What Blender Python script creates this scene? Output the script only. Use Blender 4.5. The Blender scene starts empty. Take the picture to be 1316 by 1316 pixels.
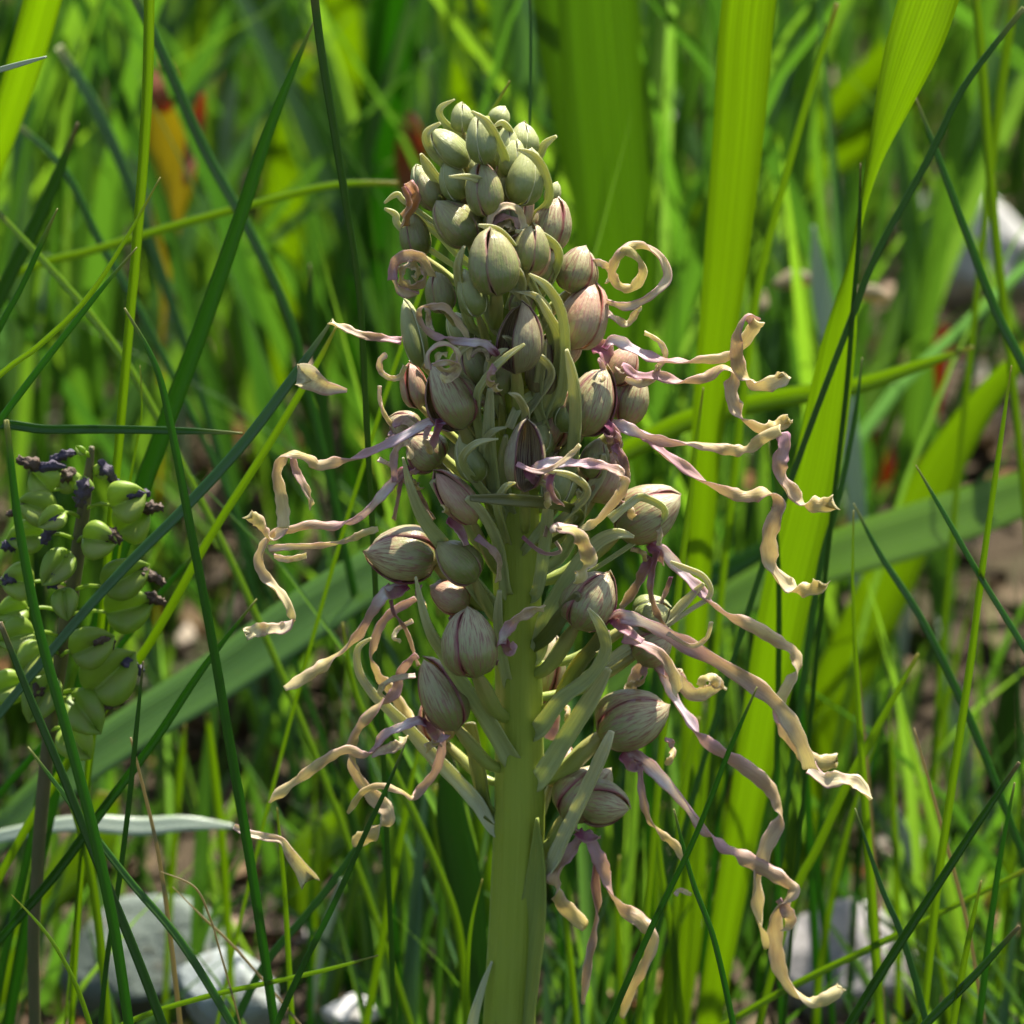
import bpy, math, random
import numpy as np
from mathutils import Vector, Matrix, noise
random.seed(7); np.random.seed(7)
S = bpy.context.scene
COL = S.collection

# ------------------------------------------------------------------ camera, sky, sun, exposure
H = 0.53; TH = math.radians(20.0); FW = 0.165; YS = 0.94       # camera height, pitch, frame width at 1 m, orchid's distance
cam_d = bpy.data.cameras.new('camera'); cam = bpy.data.objects.new('camera', cam_d); COL.objects.link(cam)
cam.location = (0, 0, H); cam.rotation_euler = (math.pi / 2 - TH, 0, 0)
cam_d.sensor_width = 36; cam_d.sensor_height = 36; cam_d.lens = 36 / FW
cam_d.clip_start = 0.02; cam_d.clip_end = 1000
cam_d.dof.use_dof = True; cam_d.dof.focus_distance = 0.985; cam_d.dof.aperture_fstop = 30; cam_d.dof.aperture_blades = 7
S.camera = cam
SUN = Vector((0.25, 0.37, 0.90)).normalized()
w = bpy.data.worlds.new("World"); S.world = w; w.use_nodes = True
nt = w.node_tree; sky = nt.nodes.new('ShaderNodeTexSky'); sky.sky_type = 'NISHITA'; sky.sun_disc = False; sky.ozone_density = 0.4; sky.dust_density = 2.0
sky.sun_elevation = math.asin(SUN.z); sky.sun_rotation = math.atan2(SUN.x, SUN.y)
nt.links.new(sky.outputs[0], nt.nodes['Background'].inputs[0]); nt.nodes['Background'].inputs[1].default_value = 0.09
sd = bpy.data.lights.new('sun', 'SUN'); sd.energy = 5.0; sd.angle = math.radians(0.6); sd.color = (1.0, 0.95, 0.86)
so = bpy.data.objects.new('sun', sd); COL.objects.link(so); so.rotation_euler = SUN.to_track_quat('Z', 'Y').to_euler(); so.location = SUN * 3
S.view_settings.view_transform = 'Standard'; S.view_settings.look = 'None'; S.view_settings.exposure = 1.5; S.view_settings.gamma = 1
S.view_settings.use_curve_mapping = False
S.render.engine = 'CYCLES'; S.cycles.use_denoising = True
S.cycles.max_bounces = 8; S.cycles.transmission_bounces = 6; S.cycles.diffuse_bounces = 4

# ------------------------------------------------------------------ helpers
CAM = Vector((0, 0, H)); ct, st = math.cos(TH), math.sin(TH)
def ray(px, py):
    x = (px - 658) / 1316 * FW; v = (658 - py) / 1316 * FW
    return Vector((x, ct + v * st, -st + v * ct))
def P(px, py, Y):                      # the point of the place seen at (px, py) at distance Y along the ground
    r = ray(px, py); return CAM + r * (Y / r.y)
def pxs(Y): return FW / 1316 * Y / ct   # metres per picture pixel at distance Y
def tag(o, label=None, cat=None, group=None, kind=None):
    if label: o['label'] = label
    if cat: o['category'] = cat
    if group: o['group'] = group
    if kind: o['kind'] = kind
    return o
WO = {}
def put(o, origin, parent):
    COL.objects.link(o)
    if parent is not None:
        o.parent = parent; o.location = origin - WO[parent.name]
    else: o.location = origin
    WO[o.name] = Vector(origin)
    return o
def empty(name, origin, parent=None):
    o = bpy.data.objects.new(name, None); o.empty_display_size = 0.005
    return put(o, Vector(origin), parent)
def mesh(name, V, F, mat, parent=None, origin=None, uv=None, attrs=None, smooth=True):
    V = [Vector(v) for v in V]
    if origin is None: origin = sum(V, Vector()) / len(V)
    me = bpy.data.meshes.new(name); me.from_pydata([tuple(v - origin) for v in V], [], F)
    if smooth: me.polygons.foreach_set('use_smooth', [True] * len(me.polygons))
    if uv is not None:
        l = me.uv_layers.new(name='UVMap'); idx = np.zeros(len(me.loops), dtype=np.int32); me.loops.foreach_get('vertex_index', idx)
        l.data.foreach_set('uv', np.asarray(uv, dtype=np.float32)[idx].ravel())
    if attrs:
        for k, a in attrs.items():
            t = me.attributes.new(k, 'FLOAT', 'POINT'); t.data.foreach_set('value', np.asarray(a, dtype=np.float32))
    me.materials.append(mat); me.update()
    return put(bpy.data.objects.new(name, me), origin, parent)
def catmull(pts, n):
    m = len(pts); out = []
    for i in range(n):
        t = i / (n - 1) * (m - 1); k = min(int(t), m - 2); u = t - k
        p0 = pts[max(k - 1, 0)]; p1 = pts[k]; p2 = pts[k + 1]; p3 = pts[min(k + 2, m - 1)]
        out.append(0.5 * ((2 * p1) + (p2 - p0) * u + (2 * p0 - 5 * p1 + 4 * p2 - p3) * u * u + (3 * p1 - p0 - 3 * p2 + p3) * u ** 3))
    return out
def cat1(vals, n): return [v.x for v in catmull([Vector((a, 0, 0)) for a in vals], n)]
def strip_geo(pts, wid, rot, thick, cup=0.0, fold=0.0, cols=5, notch=0.0, fixed=None, wav=0.0):
    """closed thin ribbon along pts; wid full widths (m), rot degrees round the path, fold = V keel depth / width"""
    n = len(pts); V = []; UV = []; SD = []
    ln = [0.0]
    for i in range(1, n): ln.append(ln[-1] + (pts[i] - pts[i - 1]).length)
    ph = random.uniform(0, 6)
    T0 = None
    for i in range(n):
        T = (pts[min(i + 1, n - 1)] - pts[max(i - 1, 0)])
        if T.length < 1e-9: T = T0 or Vector((0, 0, 1))
        T.normalize(); T0 = T
        v = fixed if fixed is not None else (CAM - pts[i]).normalized()
        s0 = T.cross(v)
        if s0.length < 0.05: s0 = T.cross(Vector((0.3, 0, 1)))
        s0.normalize(); n0 = s0.cross(T)
        a = math.radians(rot[i]); s = s0 * math.cos(a) + n0 * math.sin(a); nn = n0 * math.cos(a) - s0 * math.sin(a)
        w_ = wid[i]
        for side in (1, -1):
            for j in range(cols):
                x = j / (cols - 1) * 2 - 1
                bend = cup * (1 - x * x) * w_ + fold * (1 - abs(x)) * w_
                e = 0.25 if abs(x) == 1 else 1.0
                q = pts[i] + s * (x * w_ * 0.5) - nn * bend + nn * (side * thick * 0.5 * e)
                if wav and abs(x) == 1: q += nn * (wav * w_ * math.sin(ln[i] / max(1e-6, 2.2 * max(wid)) * 6.28 + ph + x * 1.3))
                if notch and i == n - 1: q -= T * notch * w_ * (1 - abs(x))
                V.append(q); UV.append((x * 0.5 + 0.5, ln[i] / ln[-1])); SD.append(side)
    F = []; c = cols; R = 2 * c
    for i in range(n - 1):
        a, b = i * R, (i + 1) * R
        for j in range(c - 1):
            F.append((a + j, a + j + 1, b + j + 1, b + j)); F.append((a + c + j + 1, a + c + j, b + c + j, b + c + j + 1))
        F.append((a + c, a, b, b + c)); F.append((a + c - 1, a + R - 1, b + R - 1, b + c - 1))
    for b in (0, (n - 1) * R):
        for j in range(c - 1):
            f = (b + j + 1, b + j, b + c + j, b + c + j + 1); F.append(f if b == 0 else f[::-1])
    return V, F, UV, SD
def tube_geo(pts, rad, sides=10, rib=0.0, lobes=5, twist=0.0):
    n = len(pts); V = []; UV = []; F = []
    up = Vector((0, 1, 0.1)).normalized()
    for i in range(n):
        T = (pts[min(i + 1, n - 1)] - pts[max(i - 1, 0)]).normalized()
        x = T.cross(up)
        if x.length < 0.1: x = T.cross(Vector((1, 0, 0)))
        x.normalize(); y = x.cross(T)
        for j in range(sides):
            a = j / sides * 2 * math.pi; r = rad[i] * (1 + rib * math.cos(lobes * a + twist * i / n))
            V.append(pts[i] + x * (math.cos(a) * r) + y * (math.sin(a) * r)); UV.append((j / sides, i / (n - 1)))
    for i in range(n - 1):
        for j in range(sides):
            k = (j + 1) % sides; F.append((i * sides + j, i * sides + k, (i + 1) * sides + k, (i + 1) * sides + j))
    F.append(tuple(range(sides))[::-1]); F.append(tuple((n - 1) * sides + j for j in range(sides)))
    return V, F, UV

# ------------------------------------------------------------------ materials
class NT:
    def __init__(s, name):
        s.m = bpy.data.materials.new(name); s.m.use_nodes = True; s.t = s.m.node_tree; s.t.nodes.clear()
        s.out = s.t.nodes.new('ShaderNodeOutputMaterial')
    def n(s, typ, ins=None, **kw):
        o = s.t.nodes.new(typ)
        for k, v in kw.items(): setattr(o, k, v)
        for k, v in (ins or {}).items():
            if isinstance(v, bpy.types.NodeSocket): s.t.links.new(v, o.inputs[k])
            else: o.inputs[k].default_value = (*v, 1) if isinstance(v, tuple) and len(v) == 3 and o.inputs[k].type == 'RGBA' else v
        return o
    def ramp(s, fac, stops, interp='LINEAR'):
        r = s.t.nodes.new('ShaderNodeValToRGB'); r.color_ramp.interpolation = interp
        e = r.color_ramp.elements
        while len(e) < len(stops): e.new(0.5)
        for k, (p, c) in enumerate(stops):
            e[k].position = p; e[k].color = (*c, 1) if len(c) == 3 else c
        s.t.links.new(fac, r.inputs[0]); return r.outputs[0]
    def math(s, op, a, b=0.0, c=0.0):
        o = s.t.nodes.new('ShaderNodeMath'); o.operation = op
        for k, v in enumerate((a, b, c)):
            if isinstance(v, bpy.types.NodeSocket): s.t.links.new(v, o.inputs[k])
            else: o.inputs[k].default_value = v
        return o.outputs[0]
    def mix(s, f, a, b, blend='MIX'):
        o = s.t.nodes.new('ShaderNodeMix'); o.data_type = 'RGBA'; o.blend_type = blend
        for k, v in ((0, f), (6, a), (7, b)):
            if isinstance(v, bpy.types.NodeSocket): s.t.links.new(v, o.inputs[k])
            else: o.inputs[k].default_value = (*v, 1) if isinstance(v, tuple) and len(v) == 3 else v
        return o.outputs[2]
    def uv(s):
        t = s.n('ShaderNodeTexCoord'); sp = s.n('ShaderNodeSeparateXYZ', {0: t.outputs['UV']}); return sp.outputs[0], sp.outputs[1]
    def attr(s, name): return s.n('ShaderNodeAttribute', attribute_name=name).outputs['Fac']
    def noise(s, scale, vec=None, detail=3.0, rough=0.55):
        i = {'Scale': scale, 'Detail': detail, 'Roughness': rough}
        if vec is not None: i['Vector'] = vec
        return s.n('ShaderNodeTexNoise', i).outputs['Fac']
    def leafy(s, color, trans, tf=0.45, rough=0.45, spec=0.4, bump=None, bstr=0.3, bdist=0.0003, sss=0.0):
        p = s.n('ShaderNodeBsdfPrincipled', {'Base Color': color, 'Roughness': rough, 'Specular IOR Level': spec})
        if sss:
            p.inputs['Subsurface Weight'].default_value = sss; p.inputs['Subsurface Radius'].default_value = (1.0, 0.8, 0.35)
            p.inputs['Subsurface Scale'].default_value = 0.0015
        if bump is not None:
            b = s.n('ShaderNodeBump', {'Height': bump, 'Strength': bstr, 'Distance': bdist}); s.t.links.new(b.outputs[0], p.inputs['Normal'])
        if tf > 0:
            t = s.n('ShaderNodeBsdfTranslucent', {'Color': trans})
            mx = s.n('ShaderNodeMixShader', {0: tf, 1: p.outputs[0], 2: t.outputs[0]}); s.t.links.new(mx.outputs[0], s.out.inputs[0])
        else: s.t.links.new(p.outputs[0], s.out.inputs[0])
        return s.m

def blade_mat(name, lo, hi, tr, tf=0.5, rough=0.30, veins=14, tip=None, tone=False, spec=0.6):
    """a grass or iris leaf: parallel veins along the length, mottled green, translucent"""
    k = NT(name); u, v = k.uv()
    f = k.noise(1.0, k.n('ShaderNodeCombineXYZ', {0: k.math('MULTIPLY', u, veins * 1.6), 1: k.math('MULTIPLY', v, 2.5), 2: k.n('ShaderNodeObjectInfo').outputs['Random']}).outputs[0], 4)
    g = k.math('SINE', k.math('MULTIPLY', u, veins * 6.283))
    fac = k.math('ADD', k.math('MULTIPLY', f, 1.1), k.math('MULTIPLY', g, 0.10)); fac = k.math('SUBTRACT', fac, 0.05)
    if tone: fac = k.math('ADD', k.math('MULTIPLY', fac, 0.4), k.math('MULTIPLY', k.attr('tone'), 0.7))
    else: fac = k.math('ADD', k.math('MULTIPLY', fac, 0.75), k.math('MULTIPLY', k.n('ShaderNodeObjectInfo').outputs['Random'], 0.25))
    c = k.mix(fac, lo, hi)
    t3 = tuple(x * 0.45 for x in tr)
    tc = k.mix(fac, t3, tr)
    if tip is not None:
        tt = k.math('SUBTRACT', 1.0, k.math('MULTIPLY', v, 34.0)); tt.node.use_clamp = True
        c = k.mix(tt, c, tip); tc = k.mix(tt, tc, tip)
    spots = k.ramp(k.noise(9.0, k.n('ShaderNodeCombineXYZ', {0: k.math('MULTIPLY', u, 1.5), 1: k.math('MULTIPLY', v, 12.0), 2: k.n('ShaderNodeObjectInfo').outputs['Random']}).outputs[0], 3), [(0.66, (0, 0, 0)), (0.74, (1, 1, 1))])
    c = k.mix(k.math('MULTIPLY', spots, 0.35), c, (0.20, 0.15, 0.05))
    return k.leafy(c, tc, tf, rough, spec, bump=g, bstr=0.25, bdist=0.0002)

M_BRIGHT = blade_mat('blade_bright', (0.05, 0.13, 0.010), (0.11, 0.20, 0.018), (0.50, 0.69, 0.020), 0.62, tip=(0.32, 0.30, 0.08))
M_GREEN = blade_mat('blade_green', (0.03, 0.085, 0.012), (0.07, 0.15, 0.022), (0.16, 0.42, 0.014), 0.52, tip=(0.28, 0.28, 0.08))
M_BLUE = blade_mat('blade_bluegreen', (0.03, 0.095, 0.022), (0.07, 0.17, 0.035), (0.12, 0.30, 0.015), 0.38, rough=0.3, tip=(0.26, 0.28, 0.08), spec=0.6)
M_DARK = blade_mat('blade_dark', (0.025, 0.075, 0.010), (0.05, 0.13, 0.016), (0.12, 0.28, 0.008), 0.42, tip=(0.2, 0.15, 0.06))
M_DRY = blade_mat('blade_dry', (0.24, 0.19, 0.10), (0.42, 0.35, 0.20), (0.62, 0.50, 0.14), 0.5, rough=0.5)
M_YEL = blade_mat('blade_yellow', (0.34, 0.28, 0.02), (0.5, 0.42, 0.04), (0.85, 0.70, 0.02), 0.6, rough=0.5)
M_RUST = blade_mat('leaf_rust', (0.16, 0.045, 0.015), (0.34, 0.12, 0.03), (0.75, 0.22, 0.02), 0.5, rough=0.7)
M_PALE_SHEEN = blade_mat('blade_pale_sheen', (0.34, 0.42, 0.28), (0.54, 0.60, 0.46), (0.40, 0.50, 0.22), 0.3, rough=0.25, spec=0.9)  # pale blades; the whitened colour also paints in the sheen of glossy leaves
M_MID = blade_mat('blade_mid', (0.045, 0.115, 0.018), (0.10, 0.19, 0.035), (0.34, 0.54, 0.03), 0.55, tip=(0.30, 0.28, 0.10), spec=0.5)
MB = dict(m=M_MID, b=M_BRIGHT, g=M_GREEN, t=M_BLUE, k=M_DARK, d=M_DRY, y=M_YEL, r=M_RUST, p=M_PALE_SHEEN)

def grass_mat():
    k = NT('meadow_grass'); u, v = k.uv(); t = k.attr('tone')
    c = k.ramp(t, [(0.0, (0.015, 0.045, 0.006)), (0.35, (0.03, 0.08, 0.009)), (0.6, (0.055, 0.125, 0.014)), (0.78, (0.05, 0.11, 0.05)), (0.86, (0.12, 0.18, 0.02)), (0.95, (0.26, 0.24, 0.08)), (1.0, (0.36, 0.30, 0.12))])
    tr = k.ramp(t, [(0.0, (0.035, 0.11, 0.008)), (0.35, (0.10, 0.25, 0.012)), (0.6, (0.23, 0.43, 0.018)), (0.78, (0.10, 0.26, 0.05)), (0.86, (0.44, 0.56, 0.03)), (0.95, (0.32, 0.32, 0.06)), (1.0, (0.4, 0.32, 0.10))])
    g = k.math('SINE', k.math('MULTIPLY', u, 50.0))
    return k.leafy(c, tr, 0.45, 0.30, 0.65, bump=g, bstr=0.2, bdist=0.0002)
M_GRASS = grass_mat()

def hood_mat(name, base, light, vein, rim, vs=0.6, tr=(0.4, 0.38, 0.16), tf=0.18, rimpos=0.86):
    """sepal: pale ground with fine lengthwise veins and a dark rim; the inner face is heavily striped"""
    k = NT(name); u, v = k.uv(); rnd = k.n('ShaderNodeObjectInfo').outputs['Random']; inn = k.attr('inner')
    vec = k.n('ShaderNodeCombineXYZ', {0: k.math('MULTIPLY', u, 13.0), 1: k.math('MULTIPLY', v, 1.6), 2: k.math('MULTIPLY', rnd, 37.0)}).outputs[0]
    n1 = k.noise(1.0, vec, 2.0); wv = k.math('SINE', k.math('MULTIPLY', k.math('ADD', k.math('MULTIPLY', u, 13.0), k.math('MULTIPLY', n1, 2.2)), 6.283))
    vn = k.noise(1.0, k.n('ShaderNodeCombineXYZ', {0: k.math('MULTIPLY', u, 34.0), 1: k.math('MULTIPLY', v, 4.5), 2: k.math('MULTIPLY', rnd, 53.0)}).outputs[0], 3.0, 0.6)
    line = k.ramp(vn, [(0.47, (0, 0, 0)), (0.62, (1, 1, 1))])
    blot = k.noise(5.0, k.n('ShaderNodeCombineXYZ', {0: k.math('MULTIPLY', u, 2.5), 1: k.math('MULTIPLY', v, 2.0), 2: k.math('MULTIPLY', rnd, 11.0)}).outputs[0], 5.0, 0.7)
    c = k.mix(k.ramp(k.math('ADD', v, k.math('MULTIPLY', k.math('SUBTRACT', blot, 0.5), 0.6)), [(0.2, (0, 0, 0)), (0.85, (1, 1, 1))]), base, light)
    c = k.mix(k.ramp(blot, [(0.35, (0, 0, 0)), (0.75, (0.5, 0.5, 0.5))]), c, vein)
    f = k.math('MULTIPLY', k.math('MULTIPLY', line, blot), vs * 1.5); f.node.use_clamp = True
    c = k.mix(f, c, vein)
    edge = k.math('ABSOLUTE', k.math('SUBTRACT', k.math('MULTIPLY', u, 2.0), 1.0))
    c = k.mix(k.ramp(edge, [(rimpos, (0, 0, 0)), (0.99, (1, 1, 1))]), c, rim)
    cin = k.mix(k.ramp(wv, [(0.2, (0, 0, 0)), (0.7, (1, 1, 1))]), (0.30, 0.24, 0.12), (0.09, 0.022, 0.03))
    c = k.mix(inn, c, cin)
    h = k.math('ADD', k.math('MULTIPLY', vn, 0.9), k.math('MULTIPLY', k.noise(900.0, k.n('ShaderNodeTexCoord').outputs['Object'], 4.0), 0.6))
    return k.leafy(c, tr, tf, 0.30, 0.5, bump=h, bstr=0.5, bdist=0.0004, sss=0.12)
M_BUD = hood_mat('bud_green', (0.17, 0.22, 0.04), (0.52, 0.54, 0.24), (0.20, 0.18, 0.07), (0.66, 0.66, 0.40), 0.2, tr=(0.30, 0.36, 0.08), rimpos=0.93)
M_BUDP = hood_mat('bud_purplish', (0.15, 0.20, 0.03), (0.40, 0.39, 0.16), (0.24, 0.17, 0.09), (0.34, 0.17, 0.14), 0.8, tr=(0.32, 0.34, 0.10), rimpos=0.9)
M_HOOD = hood_mat('hood_pale', (0.20, 0.24, 0.06), (0.55, 0.51, 0.28), (0.25, 0.12, 0.08), (0.20, 0.035, 0.05), 1.25, rimpos=0.78)
M_HOODR = hood_mat('hood_rosy', (0.34, 0.31, 0.11), (0.62, 0.43, 0.29), (0.38, 0.13, 0.12), (0.30, 0.07, 0.05), 0.8)
M_HOODD = hood_mat('hood_dark', (0.22, 0.22, 0.09), (0.40, 0.35, 0.20), (0.15, 0.07, 0.05), (0.10, 0.02, 0.03), 0.8)

def ribbon_mat(name, top, bot, tf=0.42, rough=0.45):
    k = NT(name); u, v = k.uv(); rnd = k.n('ShaderNodeObjectInfo').outputs['Random']
    vec = k.n('ShaderNodeCombineXYZ', {0: k.math('MULTIPLY', u, 2.0), 1: k.math('MULTIPLY', v, 16.0), 2: k.math('MULTIPLY', rnd, 30.0)}).outputs[0]
    n1 = k.noise(1.0, vec, 4.0)
    vv = k.math('ADD', v, k.math('MULTIPLY', k.math('SUBTRACT', n1, 0.5), 0.22))
    a = k.ramp(vv, top); b = k.ramp(vv, bot)
    sd = k.attr('side'); c = k.mix(k.math('MULTIPLY_ADD', sd, 0.5, 0.5), b, a)
    pat = k.noise(1.0, k.n('ShaderNodeCombineXYZ', {0: k.math('MULTIPLY', u, 1.2), 1: k.math('MULTIPLY', v, 7.0), 2: k.math('MULTIPLY', rnd, 91.0)}).outputs[0], 3.0)
    c = k.mix(k.math('MULTIPLY', k.ramp(pat, [(0.44, (0, 0, 0)), (0.62, (1, 1, 1))]), k.ramp(v, [(0.15, (0, 0, 0)), (0.4, (0.75, 0.75, 0.75)), (0.75, (0.6, 0.6, 0.6)), (0.95, (0.1, 0.1, 0.1))])), c, (0.36, 0.22, 0.15))
    edge = k.math('ABSOLUTE', k.math('SUBTRACT', k.math('MULTIPLY', u, 2.0), 1.0))
    c = k.mix(k.ramp(edge, [(0.6, (0, 0, 0)), (1.0, (0.75, 0.75, 0.75))]), c, k.ramp(vv, [(0.0, (0.38, 0.12, 0.24)), (0.45, (0.56, 0.34, 0.34)), (1.0, (0.74, 0.60, 0.38))]))
    lines = k.noise(1.0, k.n('ShaderNodeCombineXYZ', {0: k.math('MULTIPLY', u, 12.0), 1: k.math('MULTIPLY', v, 5.0), 2: rnd}).outputs[0], 3.0)
    c = k.mix(k.ramp(lines, [(0.45, (0, 0, 0)), (0.75, (0.35, 0.35, 0.35))]), c, (0.26, 0.14, 0.09))
    return k.leafy(c, k.mix(0.35, c, (0.92, 0.88, 0.62)), tf, rough, 0.5, bump=lines, bstr=0.4, bdist=0.0003, sss=0.15)
W_, LI, MA, TA, OC = (0.78, 0.74, 0.74), (0.60, 0.46, 0.50), (0.44, 0.25, 0.31), (0.52, 0.38, 0.26), (0.56, 0.46, 0.18)
M_LIP = ribbon_mat('lip', [(0.0, (0.20, 0.02, 0.08)), (0.05, LI), (0.12, W_), (0.25, (0.58, 0.43, 0.47)), (0.38, MA), (0.52, TA), (0.7, (0.56, 0.43, 0.28)), (1.0, (0.70, 0.62, 0.32))],
                   [(0.0, (0.20, 0.02, 0.08)), (0.1, LI), (0.3, MA), (0.42, TA), (0.6, OC), (1.0, (0.62, 0.54, 0.26))])
M_LOBE = ribbon_mat('lobe', [(0.0, MA), (0.3, (0.52, 0.34, 0.30)), (0.6, (0.57, 0.45, 0.27)), (1.0, (0.70, 0.62, 0.34))], [(0.0, TA), (0.5, OC), (1.0, (0.56, 0.44, 0.14))])
M_CURL = ribbon_mat('curl', [(0.0, (0.64, 0.52, 0.42)), (0.4, (0.66, 0.57, 0.33)), (1.0, (0.70, 0.65, 0.34))], [(0.0, (0.48, 0.38, 0.18)), (0.5, (0.52, 0.44, 0.14)), (1.0, (0.60, 0.53, 0.2))])
M_FIL = ribbon_mat('thread', [(0.0, (0.18, 0.04, 0.08)), (0.4, (0.23, 0.11, 0.11)), (1.0, (0.28, 0.18, 0.10))], [(0.0, (0.18, 0.04, 0.08)), (0.5, (0.25, 0.15, 0.10)), (1.0, (0.36, 0.26, 0.16))])
M_MAG = ribbon_mat('throat', [(0.0, (0.24, 0.03, 0.10)), (0.5, (0.34, 0.11, 0.17)), (1.0, (0.50, 0.30, 0.34))], [(0.0, (0.25, 0.02, 0.13)), (1.0, (0.45, 0.16, 0.28))])
M_BROWN = ribbon_mat('withered', [(0.0, (0.30, 0.13, 0.04)), (0.5, (0.45, 0.19, 0.05)), (1.0, (0.5, 0.3, 0.12))], [(0.0, (0.28, 0.10, 0.03)), (1.0, (0.5, 0.22, 0.06))])

def bract_mat(name, root, mid, tip, tf=0.38):
    k = NT(name); u, v = k.uv(); rnd = k.n('ShaderNodeObjectInfo').outputs['Random']
    c = k.ramp(v, [(0.0, root), (0.5, mid), (1.0, tip)])
    ln = k.noise(1.0, k.n('ShaderNodeCombineXYZ', {0: k.math('MULTIPLY', u, 9.0), 1: k.math('MULTIPLY', v, 3.0), 2: k.math('MULTIPLY', rnd, 20.0)}).outputs[0], 4.0)
    c = k.mix(k.ramp(ln, [(0.35, (0, 0, 0)), (0.8, (0.6, 0.6, 0.6))]), c, tuple(0.55 * x for x in mid))
    return k.leafy(c, k.mix(0.5, c, (0.40, 0.48, 0.10)), tf, 0.4, 0.45, bump=ln, bstr=0.4, bdist=0.0004, sss=0.25)
M_BRACT = bract_mat('bract', (0.50, 0.55, 0.27), (0.47, 0.52, 0.22), (0.62, 0.58, 0.32))
M_BRACTW = bract_mat('bract_whitish', (0.60, 0.61, 0.40), (0.58, 0.58, 0.34), (0.60, 0.55, 0.32))
M_OLIVE = bract_mat('bract_olive', (0.15, 0.20, 0.04), (0.16, 0.19, 0.05), (0.2, 0.18, 0.08))
M_SHEATH = bract_mat('sheath', (0.24, 0.30, 0.06), (0.27, 0.33, 0.09), (0.34, 0.38, 0.16), 0.2)
M_OVARY = bract_mat('ovary', (0.28, 0.36, 0.06), (0.30, 0.34, 0.08), (0.32, 0.25, 0.10), 0.1)

def stem_mat():
    k = NT('stem'); u, v = k.uv()
    tc = k.n('ShaderNodeTexCoord').outputs['Object']
    ln = k.noise(1.0, k.n('ShaderNodeCombineXYZ', {0: k.math('MULTIPLY', u, 40.0), 1: k.math('MULTIPLY', v, 9.0), 2: 0.0}).outputs[0], 4.0)
    big = k.noise(90.0, tc, 2.0)
    c = k.mix(ln, (0.20, 0.27, 0.015), (0.33, 0.39, 0.05)); c = k.mix(k.math('MULTIPLY', big, 0.4), c, (0.32, 0.36, 0.09))
    return k.leafy(c, (0.35, 0.45, 0.03), 0.12, 0.42, 0.4, bump=ln, bstr=0.5, bdist=0.0004, sss=0.3)
M_STEM = stem_mat()

def stone_mat(name, a, b, spot):
    k = NT(name); tc = k.n('ShaderNodeTexCoord').outputs['Object']
    n1 = k.noise(60.0, tc, 8.0, 0.6); n2 = k.noise(500.0, tc, 5.0, 0.7)
    c = k.mix(n1, a, b); c = k.mix(k.ramp(n2, [(0.5, (0, 0, 0)), (0.7, (0.7, 0.7, 0.7))]), c, spot)
    c = k.mix(k.ramp(k.noise(110.0, tc, 6.0, 0.7), [(0.52, (0, 0, 0)), (0.66, (0.75, 0.75, 0.75))]), c, (0.10, 0.085, 0.05))
    return k.leafy(c, a, 0.0, 0.8, 0.3, bump=k.math('ADD', n1, k.math('MULTIPLY', n2, 0.4)), bstr=0.6, bdist=0.002)
M_STONE = stone_mat('stone_grey', (0.20, 0.18, 0.175), (0.42, 0.40, 0.38), (0.14, 0.13, 0.12))
M_STONEW = stone_mat('stone_white', (0.40, 0.39, 0.37), (0.68, 0.67, 0.64), (0.26, 0.25, 0.22))
M_SLATE = stone_mat('stone_slate', (0.09, 0.115, 0.09), (0.17, 0.20, 0.17), (0.06, 0.08, 0.05))
M_SLATEW = stone_mat('stone_slate_pale', (0.22, 0.25, 0.23), (0.38, 0.41, 0.39), (0.15, 0.17, 0.14))
def soil_mat():
    k = NT('soil'); tc = k.n('ShaderNodeTexCoord').outputs['Object']
    n1 = k.noise(12.0, tc, 8.0, 0.65); n2 = k.noise(140.0, tc, 6.0, 0.7)
    c = k.ramp(n1, [(0.3, (0.022, 0.015, 0.009)), (0.5, (0.05, 0.036, 0.02)), (0.62, (0.035, 0.045, 0.014)), (0.8, (0.06, 0.045, 0.025))])
    c = k.mix(k.ramp(n2, [(0.5, (0, 0, 0)), (0.72, (0.6, 0.6, 0.6))]), c, (0.08, 0.06, 0.035))
    return k.leafy(c, (0, 0, 0), 0.0, 0.95, 0.2, bump=k.math('ADD', n1, k.math('MULTIPLY', n2, 0.5)), bstr=0.9, bdist=0.006)
M_SOIL = soil_mat()
def litter_mat():
    k = NT('litter'); t = k.attr('tone')
    c = k.ramp(t, [(0.0, (0.02, 0.013, 0.008)), (0.5, (0.06, 0.04, 0.02)), (0.8, (0.14, 0.10, 0.05)), (0.93, (0.22, 0.10, 0.03)), (1.0, (0.45, 0.42, 0.34))])
    return k.leafy(c, c, 0.2, 0.75, 0.25, bump=k.noise(700.0, None, 4.0), bstr=0.4, bdist=0.001)
M_LITTER = litter_mat()
def capsule_mat():
    k = NT('capsule'); u, v = k.uv(); rnd = k.n('ShaderNodeObjectInfo').outputs['Random']
    n1 = k.noise(350.0, k.n('ShaderNodeTexCoord').outputs['Object'], 4.0)
    c = k.mix(k.math('ADD', k.math('MULTIPLY', n1, 0.6), k.math('MULTIPLY', rnd, 0.4)), (0.15, 0.25, 0.02), (0.32, 0.42, 0.06))
    c = k.mix(k.ramp(k.noise(120.0, k.n('ShaderNodeTexCoord').outputs['Object'], 3.0), [(0.55, (0, 0, 0)), (0.75, (0.5, 0.5, 0.5))]), c, (0.34, 0.22, 0.16))
    return k.leafy(c, (0.34, 0.50, 0.03), 0.42, 0.45, 0.5, bump=n1, bstr=0.3, bdist=0.0005)
M_CAPS = capsule_mat()
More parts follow.
